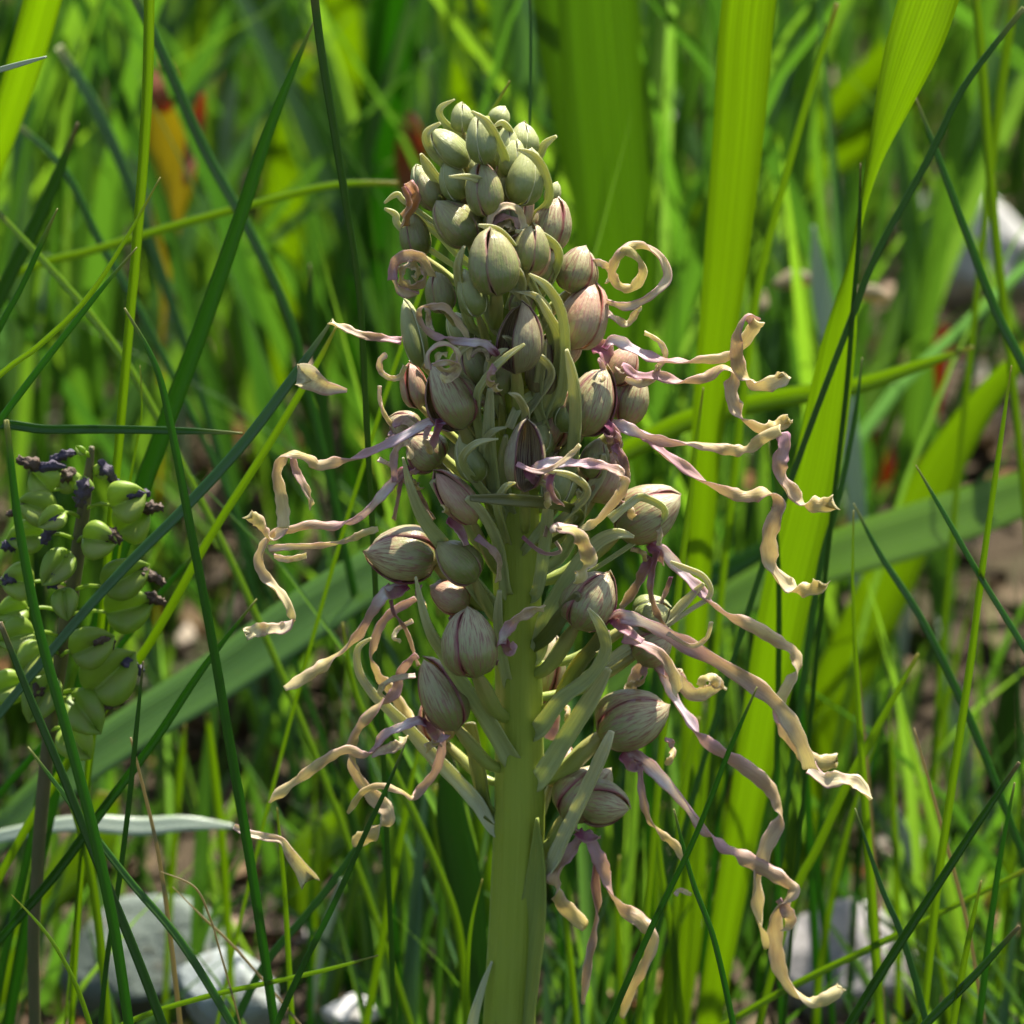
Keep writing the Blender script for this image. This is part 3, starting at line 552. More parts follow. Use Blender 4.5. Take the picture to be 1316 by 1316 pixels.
gb([(898, 922), (882, 1000), (872, 1090), (868, 1200), (862, 1320)], [6, 10, 12, 12, 12], 1.0, 'b', 'yellowish blade between stem and right ribbons', rot=0)
gb([(842, 1020), (850, 1120), (866, 1220), (876, 1330)], [3, 9, 12, 12], 1.0, 'b', 'bright blade behind the drooping brown petals', rot=10)
gb([(796, 1100), (794, 1180), (800, 1320)], [4, 9, 9], 1.02, 'b', 'bright straight blade low beside the stem', rot=0)
gb([(655, 104), (640, 130), (622, 160), (606, 200)], [2, 5, 6, 7], 1.0, 'b', 'tiny bright blade tip rising behind the topmost buds', rot=10)
gb([(680, -40), (682, 60), (680, 180), (676, 320)], [4, 4, 4, 4], 1.02, 't', 'wire-thin dark blade above the right side of the buds', rot=0, tipw=False)
gb([(700, 1080), (726, 1180), (742, 1320)], [3, 9, 10], 1.0, 'b', 'blade low behind the right of the stem', rot=10)
gb([(540, 950), (520, 1050), (500, 1160), (470, 1320)], [4, 10, 12, 12], 1.02, 'b', 'bright blade leaning right just left of the stem', rot=10)
gb([(440, 800), (460, 900), (510, 1000), (560, 1110), (590, 1200), (600, 1320)], [3, 10, 12, 13, 13, 12], 1.01, 'b', 'bright blade curving down to the stem foot', rot=15)
gb([(620, 1130), (604, 1200), (598, 1320)], [2, 6, 8], 0.96, 'b', 'small upright blade touching the left of the stem', rot=10)
gb([(1060, 1010), (1050, 1100), (1060, 1200), (1070, 1316)], [3, 9, 10, 10], 1.06, 'g', 'blade standing before the left end of the grey stone', rot=10)

# a denser band of individual blades, bred from a few shapes, whose positions follow the photograph's texture
for k in range(46):
    px = random.choice([random.uniform(720, 1310), random.uniform(720, 1310), random.uniform(380, 640)])
    py = random.uniform(560, 1150) if px > 700 else random.uniform(850, 1200); Y = random.uniform(1.04, 1.22); ll = random.uniform(-70, 110)
    gb([(px + ll, py), (px + ll * 0.55, py + 130), (px + ll * 0.2, py + 280), (px, py + 460)], [2, 8, 11, 12], Y, random.choice('bbggk'),
       'slender green blade, one of many close behind the orchid')

for (x, y, L, lean_, w_, Yb, lab) in ((838, 210, 90, -10, 24, 1.42, 'whitish blurred leaf tip left of the tall yellow-green leaf'), (1150, 1040, 120, -40, 16, 1.16, 'silvery leaf standing behind the lower right grass'),
    (1170, 760, 150, 20, 14, 1.3, 'silvery leaf behind the crossing of the right broad leaves'), (962, 230, 120, 60, 12, 1.5, 'faint silvery leaf behind the bright thin blade'), (130, 70, 200, -60, 16, 1.4, 'silvery blurred leaf at the top left'),
    (640, 20, 120, 10, 14, 1.5, 'silvery streak of leaf above the topmost buds'), (300, 100, 90, 10, 16, 1.5, 'short silvery blurred leaf near the long slanting blade'), (1230, 880, 130, -20, 12, 1.25, 'silvery narrow leaf low at the far right'),
    (440, 1130, 110, 30, 12, 1.1, 'silvery narrow leaf left of the stem foot'), (60, 330, 120, 20, 16, 1.35, 'silvery blurred leaf at the left edge')):
    leaf([(x, y), (x - lean_ * 0.4, y + L * 0.35), (x - lean_ * 0.8, y + L * 0.7), (x - lean_, y + L)], [w_ * 0.4, w_, w_, w_ * 0.7], Yb, 'p', lab, fold=0.1)  # added pale blades, doubling as white background highlights put into leaf colour
# dead leaves and debris behind
def dead_leaf(px, py, Y, wpx, hpx, mat, label, ang=0.0, curl=0.25, lift=True):
    s = pxs(Y); c = P(px, py, Y); V = []; F = []; UV = []; n, m = 10, 7
    zl = [Vector((math.cos(ang), 0, math.sin(ang))), Vector((-math.sin(ang), 0.35, math.cos(ang)))]
    for i in range(n):
        t = i / (n - 1); wv = math.sin(math.pi * min(1, t * 0.93 + 0.05)) ** 0.7
        for j in range(m):
            x = (j / (m - 1) * 2 - 1) * wv
            V.append(c + zl[0] * (x * wpx * s / 2) + zl[1] * ((t - 0.5) * hpx * s) + Vector((0, -curl * (x * x - 0.3) * wpx * s * 0.5 + 0.12 * math.sin(t * 5 + px) * hpx * s, 0)))
            UV.append((j / (m - 1), t))
    for i in range(n - 1):
        for j in range(m - 1): a = i * m + j; F.append((a, a + 1, a + m + 1, a + m))
    o = mesh('dead_leaf', V, F, mat, uv=UV, origin=c); md = o.modifiers.new('thick', 'SOLIDIFY'); md.thickness = 0.0003
    return tag(o, label, 'dead leaf', 'dead leaves among the grass')
leaf([(206, 96), (212, 150), (220, 215), (214, 290), (210, 400)], [14, 46, 64, 36, 7], 1.32, 'y', 'yellow dying leaf standing in the grass at upper left', fold=0.08)
dead_leaf(210, 112, 1.30, 40, 64, M_RUST, 'orange-brown curled leaf on top of the yellow one')
dead_leaf(250, 176, 1.31, 20, 110, M_RUST, 'dark rusty leaf edge right beside the yellow one', ang=-0.2)
dead_leaf(528, 205, 1.34, 40, 120, M_RUST, 'dark brown leaf behind the top left buds')
leaf([(1215, 420), (1200, 480), (1185, 540), (1180, 610)], [10, 34, 40, 20], 1.42, 'r', 'rust-coloured leaf left of the right edge at mid height', fold=0.1)
leaf([(1090, 545), (1115, 570), (1130, 600), (1125, 640)], [12, 40, 44, 20], 1.40, 'r', 'reddish leaf just right of the twisted leaf', fold=0.1)
leaf([(1160, 622), (1130, 640), (1105, 660)], [8, 24, 14], 1.36, 'd', 'small tan leaf under the reddish one', fold=0.1)
dead_leaf(1020, 360, 1.26, 54, 24, M_DRY, 'tan curled leaf above the twin ribbon petals', ang=0.15)
dead_leaf(1120, 378, 1.26, 44, 22, M_DRY, 'tan scrap right of the twisted leaf', ang=-0.2)
dead_leaf(977, 388, 1.25, 22, 28, M_DRY, 'small tan scrap right of the tall upright leaf', ang=-0.4)
dead_leaf(1245, 1010, 1.3, 24, 90, M_RUST, 'orange upright leaf behind the lower right grass')
dead_leaf(1085, 1070, 1.32, 60, 50, M_RUST, 'brownish orange scrap above the grey stone', ang=0.5)
dead_leaf(1272, 1140, 1.22, 16, 150, M_YEL, 'yellow-orange blade-like leaf at the lower right')
dead_leaf(1215, 800, 1.4, 22, 90, M_RUST, 'narrow rusty leaf below the level leaf')

# ------------------------------------------------------------------ the orchid
def stem_x(py):                       # x of the stem axis in the picture
    pts = [(120, 622), (300, 640), (500, 655), (700, 664), (900, 668), (1100, 668), (1316, 655)]
    for (a, xa), (b, xb) in zip(pts, pts[1:]):
        if py <= b: return xa + (xb - xa) * (py - a) / (b - a)
    return 655
base = P(652, 1316, YS); base = Vector((base.x - 0.004, YS, height(base.x, YS)))
orchid = tag(empty('orchid', base), 'pale green lizard orchid spike with dangling twisted ribbon petals on a thick stem', 'orchid')
sp = [P(stem_x(y), y, YS) for y in (1316, 1200, 1060, 940, 820, 700, 560, 420, 300, 200, 150)]
sp = [base - Vector((0, 0, 0.004)), base * 0.5 + sp[0] * 0.5] + sp
sr = [x * pxs(YS) / 2 for x in (70, 70, 68, 68, 66, 62, 60, 62, 62, 56, 44, 26, 8)]
V, F, UV = tube_geo(catmull(sp, 90), cat1(sr, 90), 30, 0.045, 7, 1.2); mesh('stem', V, F, M_STEM, orchid, uv=UV)

def depth_of(px, py, layer):          # distance along the ground of a floret: the spike is round
    dx = (px - stem_x(py)) * pxs(YS); R = (0.011 if py < 320 else 0.017 if py < 560 else 0.020)
    d = math.sqrt(max(0.0, R * R - dx * dx))
    return YS - d * layer
NS, MS = 14, 13
def sepals(part, c, a, o, L, W, mat, gap=20.0, tipp=1.0, bulge=0.14, names='sepal'):
    """three overlapping sepals wrapped on an ovoid with axis a (base to tip), opening towards o"""
    a = a.normalized(); o = (o - a * o.dot(a)); o.normalize(); b = a.cross(o)
    half = (360 - gap) / 6 + 5
    for k, cen in enumerate((180.0, 180 - (360 - gap) / 3, 180 + (360 - gap) / 3)):
        V = []; UV = []; IN = []; F = []
        wob = random.uniform(-0.04, 0.04); lng = random.uniform(-0.05, 0.05); lift = 0.035 if k == 0 else 0.0
        for lay in (0, 1):
            for i in range(NS):
                s = i / (NS - 1)
                sw = s ** 0.92; prof = max(0.0, 1 - abs(2 * sw - 1) ** 2.3) ** 0.56 * (1 - 0.30 * sw ** 3) if s < 1 else 0.0
                for j in range(MS):
                    t = j / (MS - 1) * 2 - 1
                    hw = half * (0.80 + 0.20 * math.sin(math.pi * min(1, s * 1.1)))
                    an = math.radians(cen + t * hw)
                    r = W / 2 * prof * (1.0 + bulge * (math.cos(t * math.pi / 2) - 0.6) + lift + wob * math.sin(3 * s) + 0.07 * noise.noise(Vector((t * 1.3, s * 2.2, c.x * 900 + k))) + 0.02 * noise.noise(Vector((t * 5, s * 3, c.z * 900 + k))))
                    if lay: r = max(0, r - 0.00035)
                    z = (s * (1 + lng) - 0.5) * L + (0.02 * L * math.cos(t * 1.5) if s > 0.8 else 0)
                    V.append(c + a * z + (o * math.cos(an) + b * math.sin(an)) * r)
                    UV.append((j / (MS - 1), s)); IN.append(float(lay))
        q = NS * MS
        for i in range(NS - 1):
            for j in range(MS - 1):
                e = i * MS + j; F.append((e, e + 1, e + MS + 1, e + MS)); F.append((q + e + 1, q + e, q + e + MS, q + e + MS + 1))
            for e, f in ((i * MS, 0), (i * MS + MS - 1, 1)):
                g = (e, e + MS, q + e + MS, q + e); F.append(g if f == 0 else g[::-1])
        mesh('sepal', V, F, mat, part, uv=UV, attrs={'inner': IN})
def ribbon(name, parent, pts, wid, mat, Y, rots=None, dy=0.0, thick=0.00032, cup=0.20, notch=0.0, amp=0.0015, twist=True, taper=False, wav=0.09, fold=0.0):
    """pts picture pixels; wid apparent widths in pixels; narrow places are turned into half twists"""
    m = len(pts); ph = random.uniform(0, 6)
    q = [P(x, y, Y + dy * i / (m - 1) + amp * math.sin(ph + i * 1.1) * min(1, i / 2)) for i, (x, y) in enumerate(pts)]
    if not isinstance(wid, (list, tuple)): wid = [wid] * m
    wid = list(wid); wt = [max(wid[max(0, i - 2):i + 3]) for i in range(m)]
    if rots is None:
        if twist:
            rots = []; k = 0; sgn = random.choice((-1, 1))
            for i in range(m):
                a = math.degrees(math.acos(min(1, wid[i] / wt[i] * 0.97)))
                ismin = 0 < i < m - 1 and wid[i] < 0.8 * wt[i] and wid[i] <= wid[i - 1] and wid[i] < wid[i + 1]
                rots.append(sgn * (180 * k + (a if k == 0 or ismin else (a if i + 1 < m and wid[i + 1] < wid[i] else -a))))
                if ismin: k += 1
            wid = [w * 1.0 for w in wt]
        else: rots = [random.uniform(-25, 25)] * m
    n = max(16, 7 * m); wd = [max(1.0, x) * pxs(Y) * 0.80 * (1 + 0.13 * math.sin(i * 0.9 + ph) * math.sin(i * 0.37 + ph)) for i, x in enumerate(cat1(wid, n))]
    if taper: wd = [x * min(1.0, 0.15 + 0.85 * ((1 - i / (n - 1)) / 0.25) ** 0.7) if i / (n - 1) > 0.75 else x for i, x in enumerate(wd)]
    V, F, UV, SD = strip_geo(catmull(q, n), wd, [r + 17 * math.sin(i * 0.48 + ph) for i, r in enumerate(cat1(rots, n))], thick, cup, fold, 7, notch, wav=wav)
    return mesh(name, V, F, mat, parent, uv=UV, attrs={'side': SD})
def vec2(dx, dy, dz=0.0):             # a direction in the picture (right, down), dz towards the camera
    return (Vector((1, 0, 0)) * dx + Vector((0, -st, -ct)) * dy * 1.0 + Vector((0, -ct, st)) * dz).normalized()

def ovary(part, px, py, Y, ydown=70, wpx=20, mat=None):
    sx = stem_x(py + ydown); p0 = P(sx + (12 if px > sx else -12), py + ydown, YS); p3 = P(px, py, Y)
    p1 = p0 * 0.6 + p3 * 0.4 + Vector((0, 0, -0.002)); p2 = p0 * 0.25 + p3 * 0.75 + Vector((0, 0, -0.001))
    w = wpx * pxs(YS) / 2 * 0.82; V, F, UV = tube_geo(catmull([p0, p1, p2, p3], 20), cat1([w * 0.6, w, w * 1.05, w * 0.6], 20), 14, 0.10, 6, 5.0)
    mesh('ovary', V, F, mat or M_OVARY, part, uv=UV)

FL = {}
def flower(key, px, py, w, h, ax, layer, mat, kind='flower', op=(0, 1, 0.3), gap=20, oy=60, axz=0.0, ov=True, bulge=0.14):
    """w, h: hood size in pixels across and along its axis; ax: picture direction of the tip"""
    Y = depth_of(px, py, layer); c = P(px, py, Y); s = pxs(Y)
    p = empty(kind, c, orchid); a = vec2(ax[0], ax[1], axz)
    sepals(p, c, a, vec2(*op), h * s, w * s, mat, gap, bulge=bulge)
    bx, by = px - ax[0] * h * 0.40, py - ax[1] * h * 0.40
    if ov: ovary(p, bx, by, Y + 0.001, oy, max(12, w * 0.30))
    FL[key] = (p, Y); return p
B, BP, HO, HR, HD = M_BUD, M_BUDP, M_HOOD, M_HOODR, M_HOODD
for t in [
    ('b1', 594, 152, 30, 38, (0, -1), 0.2, B), ('b2', 619, 180, 40, 64, (-0.1, -1), 0.95, B), ('b3', 642, 151, 30, 30, (0.5, -1), -0.2, B),
    ('b4', 578, 190, 38, 66, (-0.75, -0.8), 0.7, B), ('b5', 672, 181, 40, 46, (0.1, -1), 0.2, B), ('b6', 623, 244, 50, 72, (-0.15, -1), 1.05, BP),
    ('b7', 675, 229, 50, 74, (0.2, -1), 0.8, B), ('b8', 541, 230, 26, 38, (-0.3, -1), -0.1, B), ('b9', 585, 287, 56, 70, (-0.65, -0.8), 1.0, BP),
    ('b10', 635, 337, 68, 88, (-0.1, -1), 1.15, BP), ('b11', 708, 290, 54, 70, (0.25, -1), 0.5, HO), ('b12', 711, 248, 22, 30, (0.4, -1), 0.0, B),
    ('b13', 742, 348, 56, 62, (0.35, -1), 0.25, HO), ('b14', 750, 408, 64, 88, (0.35, -1), 0.55, HR), ('b15', 606, 378, 38, 62, (-0.3, -1), 0.95, B),
    ('b16', 566, 377, 40, 54, (-0.2, -1), 0.6, BP), ('b17', 534, 302, 40, 60, (-0.2, -1), 0.1, BP), ('b18', 553, 246, 38, 52, (-0.5, -0.9), 0.4, BP),
    ('b19', 681, 320, 48, 62, (0.1, -1), 0.8, BP), ('b20', 583, 232, 38, 56, (-0.3, -1), 0.7, B), ('b21', 655, 275, 40, 60, (0, -1), 0.5, BP),
    ('b22', 610, 215, 34, 50, (0, -1), 0.3, B), ('b23', 650, 190, 34, 56, (0.1, -1), 0.4, B), ('b24', 700, 340, 40, 60, (0.3, -1), 0.3, BP)]:
    flower(*t, kind='bud', gap=4, oy=44, bulge=0.16)
rq = random.Random(5)
for i in range(22):      # buds deeper in the spike, showing between the outer ones
    y = rq.uniform(190, 600); sg = rq.choice((-1, 1)); hw = 30 + (y - 190) * 0.20; x = stem_x(y) + sg * rq.uniform(6, hw)
    flower('i%d' % i, x, y, rq.uniform(30, 46), rq.uniform(46, 66), (sg * rq.uniform(0.1, 0.6), -1), rq.uniform(0.1, 0.55), rq.choice([B, BP, BP, HR]), kind='bud', gap=6, oy=44)
flower('f1', 666, 436, 64, 90, (0.08, -1), 1.0, HD, op=(-1, 0.1, 0.8), gap=80, oy=70)
flower('f2', 576, 513, 72, 88, (-0.45, -0.9), 0.9, HO, op=(-1, 0.25, 0.45), gap=60, oy=90)
flower('f3', 676, 586, 54, 94, (0.05, -1), 1.0, HD, op=(0.3, 0.1, 1), gap=110, oy=60)
flower('f4', 530, 430, 32, 88, (-0.25, -1), 0.3, B, op=(-1, 0, 0.2), gap=20, oy=70)
flower('f5', 532, 496, 36, 60, (-0.2, -1), 0.2, HR, oy=70)
flower('f6', 520, 548, 44, 42, (-0.8, -0.5), 0.1, HO, oy=70)
flower('f7', 546, 580, 60, 54, (-0.7, -0.6), 0.4, HO, oy=80)
flower('f8', 586, 640, 44, 84, (-0.6, -0.75), 0.6, HR, op=(-0.5, 1, 0.4), oy=80)
flower('f9', 517, 714, 80, 94, (-1, -0.12), 0.5, HO, op=(-0.3, 1, 0.2), gap=30, oy=66)
flower('f10', 606, 827, 80, 92, (-0.12, -1), 1.0, HO, op=(1, 0.1, -0.05), gap=34, oy=60)
flower('f11', 588, 722, 56, 70, (-0.7, -0.7), 0.5, BP, oy=60)
flower('f12', 566, 893, 64, 104, (-0.42, -0.9), 0.5, HO, op=(-0.7, 0.6, 0.2), gap=30, oy=60)
flower('f11b', 578, 765, 50, 56, (-0.8, -0.4), 0.2, HR, oy=50)
flower('f14', 762, 517, 70, 94, (0.35, -0.95), 0.5, HO, op=(1, 0.3, 0.25), gap=44, oy=80)
flower('f15', 812, 514, 52, 66, (0.3, -1), 0.0, HO, op=(1, 0.2, 0.1), gap=20, oy=90)
flower('f16', 832, 661, 78, 96, (0.85, -0.5), 0.2, HO, op=(0.6, 1, 0.1), gap=26, oy=70)
flower('f16b', 780, 610, 70, 80, (0.5, -0.9), 0.1, HR, op=(1, 0.3, 0.1), gap=20, oy=70)
flower('f17', 760, 772, 74, 86, (0.55, -0.9), 0.7, HO, op=(1, 0.4, 0.1), gap=26, oy=66)
flower('f18', 838, 790, 54, 50, (0.8, -0.3), 0.0, B, oy=60)
flower('f19', 838, 828, 64, 60, (0.7, -0.4), 0.15, HO, op=(0.2, 1, 0), gap=30, oy=60)
flower('f20', 812, 926, 86, 98, (0.9, -0.38), 0.35, HO, op=(0.3, 1, 0.1), gap=26, oy=64)
flower('f21', 752, 1020, 72, 88, (0.6, -0.6), 0.1, HO, op=(0.3, 1, 0.1), gap=26, oy=70)
flower('f21b', 775, 1036, 66, 68, (0.9, 0.1), 0.35, HO, op=(0, 1, 0.2), gap=50, oy=60)
flower('f22', 706, 862, 44, 86, (0.2, -1), -0.4, HO, oy=50)
flower('f23', 640, 480, 36, 60, (-0.2, -1), 0.6, BP, oy=60)
flower('f24', 700, 470, 50, 80, (0.2, -1), 0.3, HD, oy=60)
flower('f25', 800, 470, 46, 56, (0.5, -0.8), -0.3, HR, oy=80)
flower('f26', 604, 590, 40, 66, (-0.4, -0.9), 0.5, B, oy=60)
flower('f27', 716, 540, 50, 74, (0.2, -1), 0.1, HR, oy=60)
flower('f28', 560, 930, 50, 60, (-0.3, -0.8), -0.3, HR, oy=60)
flower('f29', 720, 985, 44, 60, (0.5, -0.9), -0.3, HR, oy=60)
flower('f30', 610, 470, 40, 60, (-0.4, -0.9), 0.4, BP, oy=60)
flower('f31', 720, 620, 46, 70, (0.3, -0.9), 0.3, B, oy=60)

def rb(key, pts, wid, mat=None, name='lip', dY=0.0, **k):
    p, Y = FL[key]; return ribbon(name, p, pts, wid, mat or M_LIP, Y + dY, **k)
# --- left side lips
rb('f1', [(640, 458), (624, 442), (605, 440), (578, 437), (556, 430), (540, 412), (541, 398), (558, 394), (574, 396), (590, 416), (603, 438), (601, 462)], [10, 14, 14, 11, 12, 9, 8, 12, 12, 10, 8, 5], dY=-0.002)
rb('f5', [(516, 438), (490, 434), (464, 430), (444, 421), (424, 413)], [11, 13, 13, 9, 8], M_LOBE, notch=0.3)
rb('f2', [(575, 540), (563, 541), (546, 545), (519, 560), (490, 574), (465, 584), (437, 592), (410, 598), (396, 590), (378, 584), (362, 592), (356, 610), (361, 636), (364, 660), (364, 678)], [9, 13, 16, 16, 13, 13, 16, 18, 14, 12, 15, 17, 20, 21, 18], dY=-0.001, amp=0.001)
rb('f2', [(366, 676), (352, 690), (340, 680), (330, 668), (317, 660)], [16, 10, 16, 20, 20], M_CURL, 'lip_tip', notch=0.5)
rb('f2', [(376, 587), (380, 604), (390, 622), (398, 638), (401, 652)], [8, 13, 13, 9, 4], M_LOBE, 'lip_lobe')
rb('f7', [(520, 602), (510, 614), (496, 630), (478, 651), (456, 669), (428, 676), (400, 674), (376, 680), (352, 686), (337, 702), (332, 722), (340, 740), (356, 756), (369, 774), (376, 796)], [8, 16, 17, 13, 9, 13, 15, 13, 11, 13, 15, 17, 14, 10, 8], dY=-0.003, amp=0.001)
rb('f7', [(345, 705), (369, 703), (398, 702), (430, 699), (452, 692), (470, 684), (486, 680)], [12, 12, 9, 6, 12, 12, 8], M_CURL, 'lip_lobe', dY=-0.004)
rb('f7', [(352, 715), (370, 719), (394, 714)], [9, 11, 9], M_CURL, 'lip_lobe')
rb('f7', [(376, 794), (366, 806), (346, 808), (330, 810), (314, 816)], [9, 14, 22, 22, 20], M_CURL, 'lip_tip', notch=0.6)
rb('f9', [(520, 748), (510, 756), (494, 764), (480, 784), (466, 808), (446, 834), (420, 852), (396, 868), (366, 886)], [12, 18, 21, 18, 12, 10, 18, 20, 6], dY=-0.001)
rb('f9', [(502, 771), (507, 790), (521, 808), (531, 834), (538, 856)], [6, 5, 7, 5, 7], M_FIL, 'thread')
rb('f9', [(534, 770), (505, 786), (487, 808), (479, 840), (486, 866), (502, 886), (520, 914), (532, 930)], [11, 15, 14, 9, 16, 18, 18, 12], M_LOBE, 'lip_lobe', dY=0.006)
rb('f9', [(530, 798), (512, 808), (506, 820), (514, 824)], [8, 8, 6, 5], M_CURL, 'lip_lobe')
rb('f12', [(548, 930), (536, 926), (516, 934), (494, 944), (480, 962), (466, 970), (446, 963), (422, 974), (395, 993), (372, 1010), (346, 1029)], [10, 15, 15, 13, 11, 15, 16, 16, 17, 15, 4], dY=-0.001)
rb('f12', [(478, 967), (500, 962), (514, 955), (519, 946)], [12, 18, 18, 10], M_CURL, 'lip_lobe')
rb('f12', [(536, 842), (526, 850), (514, 866), (509, 888), (494, 902), (472, 922), (456, 944), (452, 966), (455, 992), (476, 1020), (497, 1042), (494, 1062), (474, 1074), (455, 1081)], [9, 12, 13, 18, 12, 18, 15, 8, 14, 24, 26, 16, 22, 14], M_LOBE, 'lip_lobe', dY=0.004)
rb('f12', [(565, 938), (568, 960), (560, 990), (543, 1012), (529, 1026), (514, 1018), (490, 1010), (466, 1018), (448, 1044)], [12, 15, 15, 15, 8, 10, 10, 11, 4], M_LOBE, 'lip_lobe', dY=0.001)
rb('f12', [(534, 868), (516, 870), (498, 876), (488, 888), (492, 896)], [9, 10, 9, 8, 5], M_CURL, 'lip_lobe', dY=-0.003)
# --- right side lips
rb('b14', [(780, 388), (806, 394), (834, 382), (858, 356), (845, 325), (818, 315), (797, 326), (787, 346), (794, 366), (812, 370), (826, 350), (814, 326), (796, 320)], [9, 13, 13, 15, 11, 14, 15, 16, 14, 16, 15, 12, 8], M_CURL, 'lip', amp=0.003)
rb('b14', [(780, 402), (792, 410), (806, 416), (816, 404), (822, 396)], [9, 10, 12, 9, 7], M_CURL, 'lip_lobe')
rb('b13', [(762, 336), (776, 340), (786, 352), (778, 362)], [10, 12, 10, 6], M_CURL, 'lip_lobe')
rb('f15', [(776, 448), (789, 437), (812, 447), (838, 459), (866, 463), (900, 462), (932, 459), (952, 444), (968, 422), (976, 412)], [12, 18, 17, 12, 9, 12, 15, 17, 20, 15], dY=-0.006)
rb('f15', [(972, 415), (960, 409), (949, 430), (947, 458), (955, 484), (972, 497), (994, 492), (1012, 482)], [16, 14, 20, 22, 16, 17, 26, 20], M_LOBE, 'lip_lobe', dY=-0.006, notch=0.7)
rb('f15', [(800, 468), (818, 482), (842, 482), (870, 488), (904, 486), (928, 474), (940, 482), (940, 508), (951, 530), (974, 549), (997, 548), (1016, 536)], [8, 13, 15, 14, 18, 14, 16, 24, 14, 18, 24, 18], M_LOBE, 'lip_lobe', dY=-0.004, notch=0.7)
rb('f15', [(804, 487), (822, 493), (838, 487), (848, 470)], [8, 13, 12, 8], M_CURL, 'lip_lobe', dY=-0.006)
rb('f15', [(844, 474), (855, 458), (848, 440), (828, 428)], [9, 10, 9, 5], M_CURL, 'lip_lobe', dY=-0.005)
rb('f14', [(776, 546), (790, 545), (808, 551), (836, 563), (870, 571), (905, 574), (936, 578), (960, 578), (980, 563), (1004, 552)], [12, 20, 20, 14, 10, 12, 20, 16, 20, 18])
rb('f14', [(1006, 556), (1008, 574), (1002, 596), (1010, 620), (1030, 642), (1054, 649), (1076, 645)], [16, 24, 26, 20, 15, 26, 22], M_LOBE, 'lip_lobe', notch=0.7)
rb('f14', [(824, 560), (838, 568), (864, 589), (900, 613), (934, 631), (958, 638), (980, 636), (1000, 648), (994, 670), (988, 698), (994, 728), (1014, 752), (1040, 758), (1060, 746)], [10, 13, 13, 13, 20, 20, 18, 22, 28, 28, 22, 17, 26, 20], M_LOBE, 'lip_lobe', dY=0.001, notch=0.7)
rb('f3', [(684, 606), (698, 597), (720, 594), (748, 595), (775, 598), (796, 606), (803, 622), (790, 644), (768, 668), (745, 682)], [14, 18, 17, 15, 15, 13, 17, 15, 13, 8], dY=-0.003)
rb('f3', [(742, 680), (722, 676), (714, 682), (736, 684), (752, 702), (757, 724), (748, 738), (738, 744)], [8, 12, 10, 22, 26, 20, 14, 9], M_CURL, 'lip_lobe', dY=-0.009)
rb('f3', [(712, 604), (706, 622), (712, 640), (722, 650)], [12, 12, 8, 5], M_MAG, 'lip_lobe', dY=-0.004)
rb('f3', [(664, 596), (690, 606), (712, 600), (735, 583), (745, 572)], [6, 9, 9, 9, 7], M_LOBE, 'petal', dY=-0.006)
rb('f16', [(838, 700), (850, 706), (870, 728), (892, 750), (914, 772), (940, 791), (970, 806), (1000, 824), (1020, 838), (1024, 856), (1014, 878), (1002, 900)], [12, 18, 19, 16, 11, 15, 22, 20, 18, 14, 20, 20])
rb('f16', [(1002, 898), (1000, 920), (1010, 944), (1030, 966), (1052, 980), (1076, 977)], [16, 12, 14, 20, 26, 18], M_LOBE, 'lip_lobe', dY=0.003, notch=0.6)
rb('f16', [(844, 708), (838, 734), (836, 762), (846, 792), (858, 812)], [10, 11, 10, 9, 7], M_FIL, 'thread', dY=-0.002)
rb('f16', [(836, 716), (824, 740), (812, 762), (796, 782)], [18, 16, 15, 10], M_FIL, 'lip_lobe', dY=-0.001)
rb('f16', [(862, 742), (856, 760), (848, 778)], [8, 8, 5], M_FIL, 'thread')
rb('f16', [(826, 678), (838, 672), (848, 684), (846, 700)], [8, 10, 10, 5], M_CURL, 'petal', dY=-0.005)
rb('f17', [(786, 798), (798, 792), (836, 804), (888, 832), (940, 862), (986, 893), (1014, 926), (1032, 962), (1042, 990)], [14, 20, 22, 24, 25, 27, 27, 26, 20], dY=-0.001)
rb('f17', [(1042, 986), (1060, 1002), (1082, 1000), (1102, 1006), (1121, 1026)], [18, 26, 24, 20, 5], M_CURL, 'lip_tip')
rb('f17', [(800, 820), (826, 828), (850, 842), (866, 868), (872, 892)], [14, 15, 16, 20, 12], M_LOBE, 'lip_lobe', dY=0.001)
rb('f17', [(858, 814), (888, 830), (908, 820), (914, 800)], [6, 8, 8, 5], M_CURL, 'lip_lobe', dY=-0.003)
rb('f19', [(842, 852), (852, 866), (866, 894), (886, 924), (908, 953), (938, 972), (966, 992), (990, 1014), (998, 1036), (1000, 1058), (984, 1090), (975, 1128), (975, 1170), (990, 1216)], [12, 17, 16, 12, 14, 22, 26, 20, 16, 22, 25, 17, 16, 22])
rb('f19', [(872, 862), (878, 880), (894, 893), (914, 886), (922, 878), (908, 872), (900, 880)], [10, 20, 24, 20, 12, 14, 12], M_CURL, 'lip_lobe')
rb('f19', [(918, 878), (926, 880), (934, 886)], [6, 7, 3], M_CURL, 'lip_tip')
rb('f19', [(836, 846), (820, 862), (812, 880), (806, 896)], [14, 20, 20, 10], M_LOBE, 'lip_lobe', dY=0.004)
rb('f20', [(806, 968), (820, 972), (846, 996), (876, 1030), (904, 1068), (928, 1088), (948, 1098), (978, 1114), (1006, 1130), (1020, 1142), (1014, 1156), (998, 1178), (997, 1212), (1002, 1246), (1018, 1274), (1042, 1288), (1064, 1282), (1082, 1268)], [12, 22, 22, 15, 9, 12, 22, 25, 24, 14, 8, 24, 27, 22, 15, 18, 22, 15], notch=0.4)
rb('f20', [(1000, 1156), (1010, 1170), (1016, 1182), (1006, 1190)], [10, 20, 22, 12], M_LOBE, 'lip_lobe', dY=-0.001)
